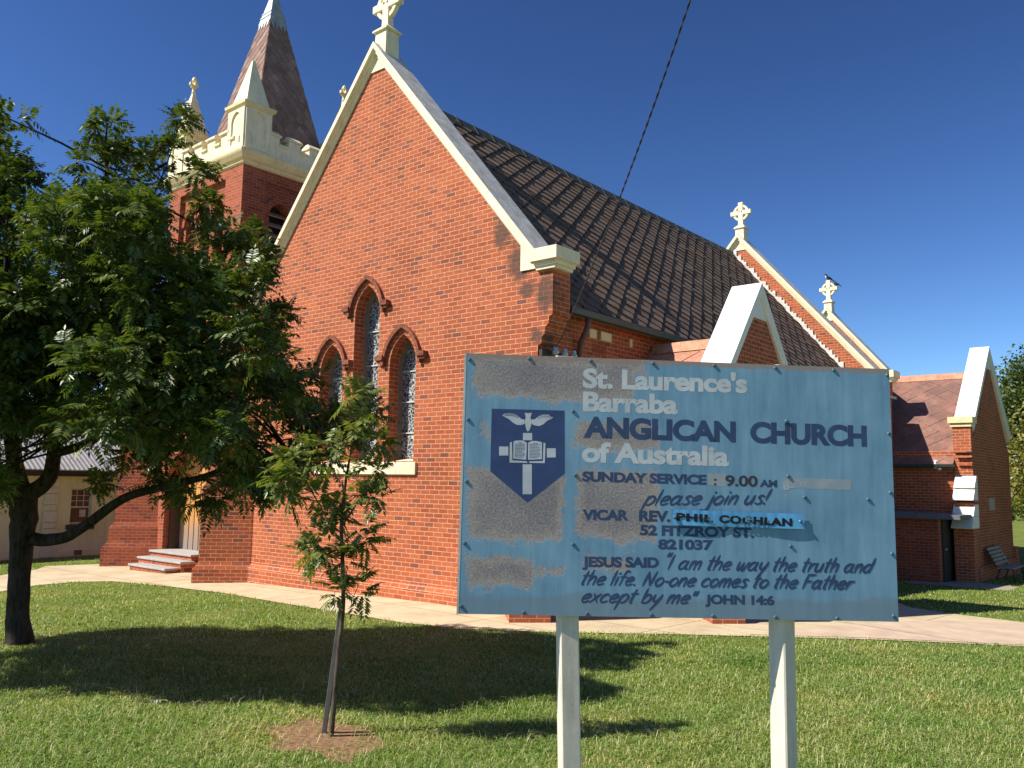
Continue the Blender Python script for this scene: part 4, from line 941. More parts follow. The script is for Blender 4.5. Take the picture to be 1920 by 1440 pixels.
for (ux, uy) in ((1, 0), (0, 1), (-1, 0), (0, -1)):
    nx, ny = uy, -ux
    for j in range(4):
        u0 = (-1.0 + j * 0.5) * (SA - 16.27) * k_; u1 = u0 + 0.5 * (SA - 16.27) * k_
        h0 = (SA - 16.27) * k_ + 0.032; h1 = (SA - 16.02) * k_ + 0.03
        mb.prism([(AX + ux * u0 + nx * h0, AY + uy * u0 + ny * h0, 16.27), (AX + ux * u1 + nx * h0, AY + uy * u1 + ny * h0, 16.27), (AX + ux * (u0 + u1) / 2 + nx * h1, AY + uy * (u0 + u1) / 2 + ny * h1, 16.02)], (-nx * 0.012, -ny * 0.012, 0))
mb.build('lead_cap', M_LEAD, spo)
mb = MB(); mb.lathe((AX, AY, 17.5), [(0.03, 0), (0.05, 0.05), (0.03, 0.1), (0.012, 0.15), (0.012, 0.9)], 8); mb.obox((AX, AY, 18.15), (0.25, 0, 0), (0, 0.015, 0), (0, 0, 0.015)); mb.build('spire_finial', M_LEAD, spo)

# ------------------------------------------------------------------ birds on the rear cross
def bird(loc, rz, label, white):
    mb = MB(); L = Vector
    b = thing('bird', loc, label, 'bird')
    c, s = math.cos(rz), math.sin(rz)
    def P(a, z, y=0): return L((loc[0] + a * c - y * s, loc[1] + a * s + y * c, loc[2] + z))
    mb.tube([P(-0.17, 0.03), P(-0.1, 0.07), P(-0.03, 0.11), (P(0.05, 0.16)), P(0.08, 0.22), P(0.10, 0.27), P(0.13, 0.28), P(0.15, 0.27)], [0.012, 0.03, 0.062, 0.065, 0.045, 0.042, 0.03, 0.008], 10)
    mb.tube([P(0.15, 0.272), P(0.20, 0.262)], [0.012, 0.002], 6)
    mb.tube([P(0.0, 0.08, 0.025), P(0.01, 0.0, 0.025)], 0.006, 5); mb.tube([P(0.0, 0.08, -0.025), P(0.01, 0.0, -0.025)], 0.006, 5)
    mb.tube([P(-0.12, 0.06), P(-0.26, -0.04)], [0.028, 0.018], 6)
    mb.build('body', plain('black_feathers', (0.012, 0.012, 0.014), 0.5), b, smooth=True)
    for sy in (1, -1):
        m2 = MB(); m2.tube([P(0.05, 0.17, sy * 0.05), P(-0.05, 0.12, sy * 0.058), P(-0.17, 0.045, sy * 0.03)], [0.02, 0.032, 0.006], 6); m2.build('wing', plain('dark_wing', (0.02, 0.02, 0.025), 0.5), b, smooth=True)
    if white:
        m2 = MB(); m2.tube([P(0.06, 0.10), P(0.105, 0.17), P(0.11, 0.22)], [0.03, 0.045, 0.02], 8); m2.build('breast', plain('white_feathers', (0.7, 0.7, 0.68), 0.6), b, smooth=True)
bird((0.22, 26.2, 11.42), math.radians(215), 'black bird with a pale breast on the top of the rear gable cross', True)
bird((0.56, 26.2, 11.1), math.radians(160), 'all black bird on the right arm of the rear gable cross', False)

# ------------------------------------------------------------------ overhead service cable
h_ = Vector((math.cos(math.radians(-40)), math.sin(math.radians(-40)), 0))
pr = [(0, 4.53), (0.5, 4.67), (1, 4.84), (2.35, 5.38), (3.17, 5.72), (3.79, 5.99), (5.13, 6.66), (6.21, 7.27), (7.5, 8.06), (9, 9.06), (11, 10.5), (13, 12.05)]
dx_ = np.linspace(0, 13, 260); zz_ = np.interp(dx_, *zip(*pr)); zz_ = np.convolve(np.pad(zz_, 12, mode='reflect', reflect_type='odd'), np.ones(25) / 25, 'valid')
mb = MB()
for ph in (0, math.pi):
    side = Vector((-h_.y, h_.x, 0))
    mb.tube([Vector((4.62, 0.28, 0)) + h_ * d + side * (0.0065 * math.cos(ph + d * 26)) + Vector((0, 0, z + 0.0065 * math.sin(ph + d * 26))) for d, z in zip(np.linspace(0, 13, 900), np.interp(np.linspace(0, 13, 900), dx_, zz_))], 0.0068, 5)
tag(mb.build('service_cable', plain('twisted_black_cable', (0.05, 0.048, 0.05), 0.45)), 'twisted black overhead cable running from the church corner up across the sky', 'cable')

# ------------------------------------------------------------------ notice board
B0 = Vector((10.1499, -7.8586, 1.4982)); EX = Vector((0.71929, 0.69459, -0.01263)); EY = Vector((0.00642, 0.01152, 0.99991)); EN = Vector((0.69468, -0.71931, 0.00383))
SG = thing('notice_board', (10.98, -7.06, 0), 'faded blue painted church notice board with peeling grey patches on two cream posts', 'notice board')

def sp(u, v, n=0.0): return B0 + EX * u + EY * v + EN * n

def board_mat():
    m, nt, b = newmat('peeling_blue_paint', 0.62, 0.3); L = nt.links
    tc = nt.nodes.new('ShaderNodeTexCoord'); oc = tc.outputs['UV']
    mp = N(nt, 'ShaderNodeMapping'); mp.inputs['Scale'].default_value = (14, 1.6, 1); L.new(oc, mp.inputs[0])
    streak = noise(nt, mp.outputs[0], 1.0, 5, 0.65); big = noise(nt, oc, 2.2, 5, 0.6); fine = noise(nt, oc, 90, 4, 0.7)
    r = ramp(nt, [(0.3, (0.095, 0.205, 0.315)), (0.5, (0.16, 0.31, 0.44)), (0.68, (0.225, 0.39, 0.51))]); L.new(math_(nt, 'ADD', math_(nt, 'MULTIPLY', streak.outputs[0], 0.55), math_(nt, 'MULTIPLY', big.outputs[0], 0.45)), r.inputs[0])
    c = r.outputs[0]
    # weathered patches where the paint is gone
    d1 = noise(nt, oc, 5.0, 8, 0.78); d2 = noise(nt, oc, 26, 8, 0.85)
    vm = N(nt, 'ShaderNodeVectorMath', operation='MULTIPLY_ADD'); L.new(d1.outputs['Color'], vm.inputs[0]); vm.inputs[1].default_value = (0.24, 0.24, 0); L.new(oc, vm.inputs[2])
    tot = None
    for (cx, cy, hx, hy) in RECT:
        s = N(nt, 'ShaderNodeVectorMath', operation='SUBTRACT'); L.new(vm.outputs[0], s.inputs[0]); s.inputs[1].default_value = (cx + 0.12, cy + 0.12, 0)
        a = N(nt, 'ShaderNodeVectorMath', operation='ABSOLUTE'); L.new(s.outputs[0], a.inputs[0])
        e = N(nt, 'ShaderNodeVectorMath', operation='SUBTRACT'); e.inputs[0].default_value = (hx, hy, 0); L.new(a.outputs[0], e.inputs[1])
        x = N(nt, 'ShaderNodeSeparateXYZ'); L.new(e.outputs[0], x.inputs[0])
        f = math_(nt, 'MINIMUM', x.outputs[0], x.outputs[1])
        tot = f if tot is None else math_(nt, 'MAXIMUM', tot, f)
    edge = math_(nt, 'ADD', tot, math_(nt, 'MULTIPLY', math_(nt, 'SUBTRACT', d2.outputs[0], 0.5), 0.16))
    sm = N(nt, 'ShaderNodeMapRange'); sm.interpolation_type = 'SMOOTHSTEP'; sm.inputs[1].default_value = -0.012; sm.inputs[2].default_value = 0.03; L.new(edge, sm.inputs[0])
    # few isolated flakes anywhere
    fl = noise(nt, oc, 9, 6, 0.8); fr = ramp(nt, [(0.655, (0, 0, 0)), (0.675, (1, 1, 1))]); L.new(fl.outputs[0], fr.inputs[0])
    mask = math_(nt, 'MAXIMUM', sm.outputs[0], fr.outputs[0])
    gr = ramp(nt, [(0.3, (0.14, 0.135, 0.15)), (0.5, (0.25, 0.23, 0.24)), (0.7, (0.40, 0.35, 0.32))]); L.new(math_(nt, 'ADD', math_(nt, 'MULTIPLY', fine.outputs[0], 0.5), math_(nt, 'MULTIPLY', big.outputs[0], 0.5)), gr.inputs[0])
    # bare metal is darker towards the middle of a patch, chalky at its edge
    ed = N(nt, 'ShaderNodeMapRange'); ed.inputs[1].default_value = 0.0; ed.inputs[2].default_value = 0.075; L.new(edge, ed.inputs[0])
    g2 = mix(nt, (0.40, 0.335, 0.295), gr.outputs[0], ed.outputs[0])
    sg = ramp(nt, [(0.3, (0.6, 0.6, 0.6)), (0.7, (1.3, 1.3, 1.3))]); L.new(fine.outputs[0], sg.inputs[0])
    g2 = mix(nt, g2, sg.outputs[0], 0.8, 'MULTIPLY')
    c = mix(nt, c, g2, mask)
    # dark vertical weather runs and grime along the lower edge
    mp2 = N(nt, 'ShaderNodeMapping'); mp2.inputs['Scale'].default_value = (22, 0.9, 1); L.new(oc, mp2.inputs[0])
    rn = noise(nt, mp2.outputs[0], 1, 4); rr = ramp(nt, [(0.58, (1, 1, 1)), (0.72, (0.72, 0.74, 0.76))]); L.new(rn.outputs[0], rr.inputs[0])
    c = mix(nt, c, rr.outputs[0], 0.8, 'MULTIPLY')
    uvs = N(nt, 'ShaderNodeSeparateXYZ'); L.new(oc, uvs.inputs[0])
    gm = math_(nt, 'SUBTRACT', math_(nt, 'MULTIPLY', big.outputs[0], 0.26), uvs.outputs[1]); gmr = N(nt, 'ShaderNodeMapRange'); gmr.inputs[1].default_value = 0.0; gmr.inputs[2].default_value = 0.03; gmr.inputs[4].default_value = 0.55; L.new(gm, gmr.inputs[0])
    c = mix(nt, c, (0.17, 0.21, 0.24), gmr.outputs[0])
    tp = math_(nt, 'SUBTRACT', uvs.outputs[1], math_(nt, 'SUBTRACT', 1.425, math_(nt, 'MULTIPLY', fl.outputs[0], 0.05))); tpr = N(nt, 'ShaderNodeMapRange'); tpr.inputs[1].default_value = 0.0; tpr.inputs[2].default_value = 0.006; L.new(tp, tpr.inputs[0])
    c = mix(nt, c, (0.30, 0.22, 0.18), math_(nt, 'MULTIPLY', tpr.outputs[0], 0.8))
    L.new(c, b.inputs['Base Color']); bump(nt, b, math_(nt, 'ADD', math_(nt, 'MULTIPLY', mask, -1.0), math_(nt, 'MULTIPLY', fine.outputs[0], 0.4)), 0.3, 0.003)
    return m

M_BOARD = board_mat()
T_ = 0.014
mb = MB()
cs = CORN
mb.add([sp(u, v, 0) for u, v in cs] + [sp(u, v, -T_) for u, v in cs], [(0, 1, 2, 3), (7, 6, 5, 4), (0, 4, 5, 1), (1, 5, 6, 2), (2, 6, 7, 3), (3, 7, 4, 0)])
bo = mb.build('board', [M_BOARD], SG)
ul = bo.data.uv_layers[0]
for p in bo.data.polygons:
    for li in p.loop_indices:
        c = bo.data.vertices[bo.data.loops[li].vertex_index].co + wpos(SG) - B0
        ul.data[li].uv = (c.dot(EX), c.dot(EY))
mb = MB()
for k in range(4):
    a = Vector((*cs[k], 0)); b_ = Vector((*cs[(k + 1) % 4], 0))
mb.add([sp(-0.012, -0.004, 0.001), sp(0.0, -0.002, 0.001), sp(-0.0058, 1.43, 0.001), sp(-0.018, 1.43, 0.001), sp(-0.012, -0.004, -T_ - 0.002), sp(0.0, -0.002, -T_ - 0.002), sp(-0.0058, 1.43, -T_ - 0.002), sp(-0.018, 1.43, -T_ - 0.002)], [(0, 1, 2, 3), (7, 6, 5, 4), (0, 4, 5, 1), (1, 5, 6, 2), (2, 6, 7, 3), (3, 7, 4, 0)])
mb.build('edge_strip', plain('pale_edge_strip', (0.5, 0.5, 0.48), 0.5), SG)

def post(u0, u1, ub0, ub1):
    """square hollow post behind the board, slightly out of plumb"""
    mb = MB(); wdt = 0.108
    top = B0 + EX * u0 + EY * 1.4385; 
    bot = B0 + EX * u1 - EY * 0.02; dirv = (top - bot).normalized()
    foot = bot - dirv * ((bot.z + 0.35) / dirv.z)
    ang = math.radians(ub0)
    a = (EX * math.cos(ang) - EN * math.sin(ang)); n = (EN * math.cos(ang) + EX * math.sin(ang))
    hw = wdt / 2; ch = 0.008
    def ring(p):
        q = p - EN * (T_ + 0.004 + ub1)
        return [q + a * x + n * y for x, y in ((-hw + ch, -hw), (hw - ch, -hw), (hw, -hw + ch), (hw, hw - ch), (hw - ch, hw), (-hw + ch, hw), (-hw, hw - ch), (-hw, -hw + ch))]
    mb.loft([ring(foot), ring(bot), ring(top)])
    return mb.build('post', M_POST, SG)
M_POST = paint_mat('cream_steel_post', (0.70, 0.64, 0.54), 0.12, 0.5, 6)
post(0.552, 0.603, 6, 0.06); post(1.815, 1.829, 34, 0.08)

# bolts with domed heads
M_BOLT = plain('blue_painted_bolt', (0.09, 0.17, 0.22), 0.4, 0.5, 0.3)
for k, (u, v) in enumerate(BOLTS):
    u = min(max(u, 0.012), 2.435); v = min(max(v, 0.014), 1.412)
    mb = MB(); c = sp(u, v)
    rings = []
    for r_, d in ((0.0105, 0.0), (0.0105, 0.003), (0.0085, 0.006), (0.004, 0.0075)):
        rings.append([c + EX * (r_ * math.cos(2 * math.pi * i / 8)) + EY * (r_ * math.sin(2 * math.pi * i / 8)) + EN * d for i in range(8)])
    mb.loft(rings); mb.build('bolt', M_BOLT, SG, smooth=False)

# lettering
def ink_mat(name, col, worn, under):
    m, nt, b = newmat(name, 0.6, 0.3); L = nt.links; oc = objco(nt)
    n = noise(nt, oc, 55, 4, 0.75); big = noise(nt, oc, 7, 4, 0.6)
    f = math_(nt, 'ADD', math_(nt, 'MULTIPLY', n.outputs[0], 0.55), math_(nt, 'MULTIPLY', big.outputs[0], 0.45))
    r = ramp(nt, [(worn, (0, 0, 0)), (worn + 0.03, (1, 1, 1))]); L.new(f, r.inputs[0])
    v = ramp(nt, [(0.3, tuple(c * 0.82 for c in col)), (0.7, tuple(c * 1.15 for c in col))]); L.new(big.outputs[0], v.inputs[0])
    L.new(mix(nt, under, v.outputs[0], r.outputs[0]), b.inputs['Base Color'])
    return m
INK = {'w': ink_mat('faded_white_lettering', (0.50, 0.54, 0.57), 0.30, (0.30, 0.36, 0.40)), 'b': ink_mat('navy_lettering', (0.035, 0.065, 0.145), 0.33, (0.16, 0.20, 0.25)),
       'k': ink_mat('dark_brown_lettering', (0.05, 0.045, 0.055), 0.25, (0.1, 0.1, 0.1)), 'n': ink_mat('cracked_black_lettering', (0.012, 0.012, 0.014), 0.41, (0.16, 0.27, 0.36))}

def flat_mesh(name, V, F, mat, parent):
    me = bpy.data.meshes.new(name); off = wpos(parent)
    me.from_pydata([tuple(Vector(v) - off) for v in V], [], F); me.materials.append(mat)
    me.update()
    o = bpy.data.objects.new(name, me); COL.objects.link(o); o.parent = parent
    return o

def type_verts(txt, bold):
    cu = bpy.data.curves.new('t', 'FONT'); cu.body = txt; cu.size = 1; cu.offset = bold; cu.space_character = 0.97 if bold < 0.054 else 1.12; cu.resolution_u = 6
    ob = bpy.data.objects.new('t', cu); COL.objects.link(ob)
    dg = bpy.context.evaluated_depsgraph_get(); me = bpy.data.meshes.new_from_object(ob.evaluated_get(dg))
    V = [(v.co.x, v.co.y) for v in me.vertices]; F = [tuple(p.vertices) for p in me.polygons]
    bpy.data.objects.remove(ob); bpy.data.curves.remove(cu); bpy.data.meshes.remove(me)
    return V, F

CAPH = None
def cap_height(bold):
    V, _ = type_verts('H', bold); ys = [v[1] for v in V]; return min(ys), max(ys)

strip_q = POLY['strip']
STRIP_N = 0.011
for txt, (u0, v0), (u1, v1), cap, st in TEXT:
    bold = {'w': 0.04, 'b': 0.048, 'k': 0.03, 'n': 0.055}[st]
    V, F = type_verts(txt, bold); lo, hi = cap_height(bold)
    xs = [v[0] for v in V]; x0, x1 = min(xs), max(xs)
    n = 0.0005 if st != 'n' else STRIP_N + 0.004
    if txt == ':': V = [((x - x0) / (x1 - x0) * (u1 - u0), y) for x, y in V]; x0, x1 = 0, u1 - u0
    W = []
    for x, y in V:
        t = (x - x0) / (x1 - x0)
        W.append(sp(u0 + t * (u1 - u0), v0 + t * (v1 - v0) + (y - lo) / (hi - lo) * cap, n))
    if st != 'n': flat_mesh('lettering', W, F, INK[st], SG)
    else: NAME_TEXT = globals().setdefault('NAME_TEXT', []); NAME_TEXT.append((W, F))

GL = {'a': (1.12, [[(.78, .82), (.5, 1.0), (.18, .78), (.06, .38), (.2, .02), (.5, .12), (.78, .62)], [(.82, 1.0), (.72, .4), (.78, .04), (.95, .06)]]),
      'b': (1.0, [[(.12, 1.75), (.08, .05)], [(.08, .45), (.35, .96), (.72, .88), (.78, .42), (.5, .02), (.1, .06)]]),
      'c': (.88, [[(.74, .8), (.5, 1.0), (.16, .75), (.06, .35), (.28, .0), (.72, .16)]]),
      'd': (1.05, [[(.75, .82), (.48, 1.0), (.16, .76), (.06, .36), (.2, .02), (.5, .1), (.76, .6)], [(.84, 1.75), (.74, .0)]]),
      'e': (.92, [[(.1, .42), (.42, .48), (.72, .72), (.56, .98), (.22, .84), (.06, .4), (.26, .0), (.74, .16)]]),
      'f': (.68, [[(.72, 1.62), (.48, 1.72), (.3, 1.4), (.2, .0)], [(.0, .98), (.62, 1.0)]]),
      'h': (.92, [[(.14, 1.75), (.06, .0)], [(.08, .48), (.42, .98), (.68, .82), (.64, .0)]]),
      'i': (.4, [[(.14, 1.0), (.1, .0)], [(.17, 1.36), (.19, 1.46)]]),
      'j': (.5, [[(.3, 1.0), (.24, -.4), (.02, -.7), (-.3, -.6)], [(.34, 1.36), (.36, 1.46)]]),
      'l': (.38, [[(.14, 1.75), (.08, .0)]]),
      'm': (1.3, [[(.12, 1.0), (.06, .0)], [(.08, .45), (.36, .97), (.56, .82), (.54, .0)], [(.55, .45), (.84, .97), (1.04, .82), (1.02, .0)]]),
      'n': (.9, [[(.12, 1.0), (.06, .0)], [(.08, .45), (.4, .98), (.66, .82), (.62, .0)]]),
      'o': (.98, [[(.5, 1.0), (.18, .78), (.06, .38), (.3, .0), (.66, .16), (.8, .62), (.54, .99)]]),
      'p': (.98, [[(.14, 1.0), (-.02, -.8)], [(.08, .5), (.38, .98), (.74, .84), (.76, .4), (.46, .0), (.1, .14)]]),
      'r': (.68, [[(.12, 1.0), (.06, .0)], [(.1, .5), (.32, .9), (.66, .98)]]),
      's': (.78, [[(.68, .86), (.42, 1.0), (.18, .8), (.42, .5), (.6, .24), (.34, .0), (.02, .12)]]),
      't': (.68, [[(.32, 1.6), (.2, .14), (.36, .0)], [(.0, 1.06), (.62, 1.1)]]),
      'u': (.98, [[(.12, 1.0), (.06, .32), (.26, .0), (.58, .28), (.7, 1.0)], [(.72, 1.0), (.68, .0)]]),
      'w': (1.2, [[(.1, 1.0), (.12, .2), (.3, .06), (.58, .85)], [(.58, .9), (.6, .1), (.78, .06), (1.1, 1.0)]]),
      'x': (.85, [[(.08, 1.0), (.66, .0)], [(.7, 1.0), (.0, .0)]]),
      'y': (.92, [[(.1, 1.0), (.1, .4), (.34, .16), (.66, .6)], [(.78, 1.0), (.6, .2), (.2, -.8)]]),
      'I': (.5, [[(.16, 1.7), (.08, .0)]]), 'N': (1.2, [[(.06, .0), (.16, 1.65)], [(.16, 1.65), (.76, .02)], [(.76, .02), (.96, 1.7)]]),
      'F': (.95, [[(.16, 1.65), (.06, .0)], [(.12, 1.66), (.9, 1.7)], [(.12, .86), (.7, .9)]]),
      '-': (.5, [[(.06, .5), (.42, .52)]]), '.': (.4, [[(.1, .02), (.12, .1)]]), '!': (.5, [[(.2, 1.75), (.12, .5)], [(.1, .02), (.11, .1)]]),
      '"': (.6, [[(.1, 1.5), (.16, 1.95)], [(.34, 1.5), (.42, 1.95)]]), '~': (.6, [[(.1, 1.0), (.16, 1.5)], [(.34, 1.0), (.42, 1.5)]]), ' ': (.55, [])}
SLANT = 0.36

def spline(p):
    if len(p) < 3:
        return [tuple(np.array(p[0]) + (np.array(p[1]) - np.array(p[0])) * t) for t in np.linspace(0, 1, 5)]
    q = [p[0]] + list(p) + [p[-1]]; out = []
    for i in range(1, len(q) - 2):
        a, b_, c, d = [np.array(x) for x in q[i - 1:i + 3]]
        for t in np.linspace(0, 1, 6)[:-1]:
            out.append(tuple(0.5 * (2 * b_ + (c - a) * t + (2 * a - 5 * b_ + 4 * c - d) * t * t + (3 * b_ - a - 3 * c + d) * t ** 3)))
    return out + [p[-1]]

for txt, (u0, v0), (u1, v1), xh in SCRIPT:
    if txt.endswith('"'): txt = txt[:-1] + '~'                # the closing quotation mark sits lower
    strokes = []; x = 0
    for ch in txt:
        adv, st = GL[ch]
        for s in st: strokes.append([(x + px + SLANT * py, py) for px, py in s])
        x += adv
    allx = [p[0] for s in strokes for p in s]; xa, xb = min(allx), max(allx)
    V = []; F = []; lift = 0.0005
    for s in strokes:
        c = spline(s); c2 = [np.array((u0 + (p[0] - xa) / (xb - xa) * (u1 - u0), v0 + (p[0] - xa) / (xb - xa) * (v1 - v0) + p[1] * xh)) for p in c]
        wd = xh * 0.142; base = len(V); m_ = len(c2)
        t0 = c2[1] - c2[0]; t0 = t0 / np.linalg.norm(t0); t1 = c2[-1] - c2[-2]; t1 = t1 / np.linalg.norm(t1)
        c2[0] = c2[0] - t0 * wd * 0.7; c2[-1] = c2[-1] + t1 * wd * 0.7
        for k, p in enumerate(c2):
            t = c2[min(k + 1, m_ - 1)] - c2[max(k - 1, 0)]; t = t / (np.linalg.norm(t) + 1e-9); nn = np.array((-t[1], t[0]))
            e = k / (m_ - 1); ww = wd * (0.8 + 0.3 * math.sin(math.pi * min(1, e * 1.3))) * (0.55 if k in (0, m_ - 1) else 1)
            a = p + nn * ww; b_ = p - nn * ww
            V += [sp(a[0], a[1], lift), sp(b_[0], b_[1], lift)]; lift += 0.0000012
        for k in range(m_ - 1): F.append((base + 2 * k, base + 2 * k + 1, base + 2 * k + 3, base + 2 * k + 2))
        lift += 0.000002
    flat_mesh('lettering', V, F, INK['b'], SG)

# emblem
def patch(name, poly, mat, n, parent):
    P = [Vector((a, b_, 0)) for a, b_ in poly]
    return flat_mesh(name, [sp(a, b_, n) for a, b_ in poly], [tuple(t) for t in tessellate_polygon([P])], mat, parent)
M_SHIELD = ink_mat('navy_shield', (0.035, 0.062, 0.165), 0.28, (0.06, 0.09, 0.19)); M_EMB = ink_mat('silver_emblem', (0.47, 0.50, 0.55), 0.34, (0.3, 0.33, 0.38))
sh = patch('shield', POLY['shield'], M_SHIELD, 0.0005, SG)
def multi(name, keys, mat, n, parent):
    V = []; F = []
    for k in keys:
        P = POLY[k]; b0 = len(V); V += [sp(a, b_, n) for a, b_ in P]; F += [tuple(i + b0 for i in t) for t in tessellate_polygon([[Vector((a, b_, 0)) for a, b_ in P]])]
    return flat_mesh(name, V, F, mat, parent)
multi('dove', ['body', 'wingL', 'wingR'], M_EMB, 0.0009, sh)
for k_c in ('ct', 'cl', 'cr', 'cs'): multi('cross_arm', [k_c], M_EMB, 0.0009, sh)
multi('book', ['pageL', 'pageR', 'edgeL', 'edgeR'], M_EMB, 0.0012, sh)
V = []; F = []
rnd = random.Random(5)
for key, dx in (('pageL', 0.0), ('pageR', 0.0)):
    us = [p[0] for p in POLY[key]]; vs = [p[1] for p in POLY[key]]; a0, a1 = min(us) + 0.009, max(us) - 0.01; b0, b1 = min(vs) + 0.012, max(vs) - 0.014
    for r_ in range(11):
        y = b0 + (b1 - b0) * r_ / 10.0; x = a0 + (0.02 if r_ in (10,) else 0)
        e = a1 - (rnd.random() * 0.02 if r_ % 4 == 0 else 0) - (0.015 if r_ == 10 else 0)
        while x < e:
            l = rnd.uniform(0.004, 0.012); i = len(V); V += [sp(x, y, 0.0016), sp(min(e, x + l), y, 0.0016), sp(min(e, x + l), y + 0.0032, 0.0016), sp(x, y + 0.0032, 0.0016)]; F.append((i, i + 1, i + 2, i + 3)); x += l + 0.0025
flat_mesh('book_text', V, F, INK['b'], sh)
V = []; F = []
for sgn, x0_, y0_ in ((-1, 0.29, 1.075), (1, 0.41, 1.073)):      # feather lines
    for i in range(7):
        a = Vector((x0_ + sgn * (0.012 * i - 0.01), y0_ + 0.004 * math.sin(i * 0.7) + 0.012 + (0.002 * i))); j = len(V)
        d = Vector((sgn * 0.012, -0.012)); n_ = Vector((0.0012, 0.0012 * sgn))
        for q_ in (a - n_, a + d - n_, a + d + n_, a + n_): V.append(sp(q_.x, q_.y, 0.0016))
        F.append((j, j + 1, j + 2, j + 3))
flat_mesh('feather_lines', V, F, M_SHIELD, sh)
# overpainted patches
patch('overpaint', POLY['ghost1'], ink_mat('pale_overpaint', (0.30, 0.345, 0.38), 0.40, (0.23, 0.33, 0.42)), 0.0003, SG)
patch('overpaint', POLY['ghost2'], ink_mat('pale_overpaint_wide', (0.305, 0.345, 0.38), 0.43, (0.22, 0.34, 0.44)), 0.0003, SG)
for txt, a, b_, cap in (('8-', (1.806, 0.716), (1.87, 0.716), 0.05), ('9', (1.905, 0.716), (1.945, 0.716), 0.055)):
    V, F = type_verts(txt, 0.02); lo, hi = cap_height(0.02); xs = [v[0] for v in V]; x0, x1 = min(xs), max(xs)
    flat_mesh('lettering', [sp(a[0] + (x - x0) / (x1 - x0) * (b_[0] - a[0]), a[1] + (y - lo) / (hi - lo) * cap, 0.0006) for x, y in V], F, ink_mat('ghost_lettering', (0.36, 0.41, 0.45), 0.40, (0.28, 0.34, 0.38)), SG)

# crinkled name strip standing off the board
M_STRIP = plain('bright_blue_vinyl', (0.10, 0.36, 0.66), 0.3, 0.5, 0, 0.2, 9)
mb = MB(); q = strip_q; nu, nv = 60, 6; rnd = random.Random(3)
cre = [(rnd.random(), rnd.uniform(0.004, 0.010), rnd.uniform(0.003, 0.008)) for _ in range(16)]
def strip_pt(s, t):
    a = Vector((*q[0], 0)) * (1 - s) + Vector((*q[1], 0)) * s; b_ = Vector((*q[3], 0)) * (1 - s) + Vector((*q[2], 0)) * s
    p = a * (1 - t) + b_ * t
    hgt = STRIP_N + sum(-am * math.exp(-((s - c_) / wd_) ** 2) * (0.3 + 0.7 * t) * 0.35 for c_, wd_, am in cre) + 0.004 * math.sin(s * 9) * (1 - t)
    return p, hgt
grid = [[sp(p.x, p.y, h) for p, h in [strip_pt(i / nu, j / nv)]][0] for j in range(nv + 1) for i in range(nu + 1)]
mb.add(grid, [(j * (nu + 1) + i, j * (nu + 1) + i + 1, (j + 1) * (nu + 1) + i + 1, (j + 1) * (nu + 1) + i) for j in range(nv) for i in range(nu)])
back = [sp(p.x, p.y, h - 0.003) for p, h in [strip_pt(i / nu, j / nv) for j in range(nv + 1) for i in range(nu + 1)]]
mb.add(back, [(j * (nu + 1) + i, (j + 1) * (nu + 1) + i, (j + 1) * (nu + 1) + i + 1, j * (nu + 1) + i + 1) for j in range(nv) for i in range(nu)])
st = mb.build('name_strip', M_STRIP, SG, smooth=True, normals=False)
for W, F in NAME_TEXT: flat_mesh('lettering', W, F, INK['n'], st)
for s_ in (0.02, 0.97):
    p, h = strip_pt(s_, 0.5); mb = MB(); c = sp(p.x, p.y)
    rings = [[c + EX * (r_ * math.cos(2 * math.pi * i / 8)) + EY * (r_ * math.sin(2 * math.pi * i / 8)) + EN * d for i in range(8)] for r_, d in ((0.006, 0), (0.006, STRIP_N + 0.004), (0.012, STRIP_N + 0.005), (0.008, STRIP_N + 0.010), (0.002, STRIP_N + 0.012))]
    mb.loft(rings); mb.build('screw', M_BOLT, st)

# ------------------------------------------------------------------ hall at the left
HL = thing('hall', (-17, 0, -0.5), 'cream rendered hall in shade with a corrugated iron roof beyond the leafy tree', 'hall')
hx_ = -16.0
M_HALL = paint_mat('olive_cream_render', (0.70, 0.61, 0.37), 0.12, 0.8, 1.2)
mb = MB()
HW1 = (1.07, 1.75, 0.62, 1.80); HW2 = (-2.9, -2.1, 0.62, 1.80); HY0, HY1 = -12.0, 7.0
wall_holes(mb, [(HY0, -1.2), (HY1, -1.2), (HY1, 2.3), (HY0, 2.3)], [[(w_[0], w_[2]), (w_[1], w_[2]), (w_[1], w_[3]), (w_[0], w_[3])] for w_ in (HW1, HW2)], mpX(hx_), (-0.22, 0, 0))
mb.add([(hx_, HY0, -1.2), (hx_ - 6, HY0, -1.2), (hx_ - 6, HY0, 2.3), (hx_, HY0, 2.3)], [(0, 1, 2, 3)]); mb.add([(hx_, HY1, -1.2), (hx_ - 6, HY1, -1.2), (hx_ - 6, HY1, 2.3), (hx_, HY1, 2.3)], [(0, 1, 2, 3)]); mb.add([(hx_ - 6, HY0, -1.2), (hx_ - 6, HY1, -1.2), (hx_ - 6, HY1, 2.3), (hx_ - 6, HY0, 2.3)], [(0, 1, 2, 3)])
mb.prism([(hx_ - 0.01, HY0, -1.2), (hx_ + 0.03, HY0, -1.2), (hx_ + 0.03, HY0, -0.2), (hx_ - 0.01, HY0, -0.17)], (0, HY1 - HY0, 0))
hw_o = mb.build('wall', M_HALL, HL)
M_QUOIN = paint_mat('pale_quoin', (0.62, 0.56, 0.40), 0.12, 0.8, 3)
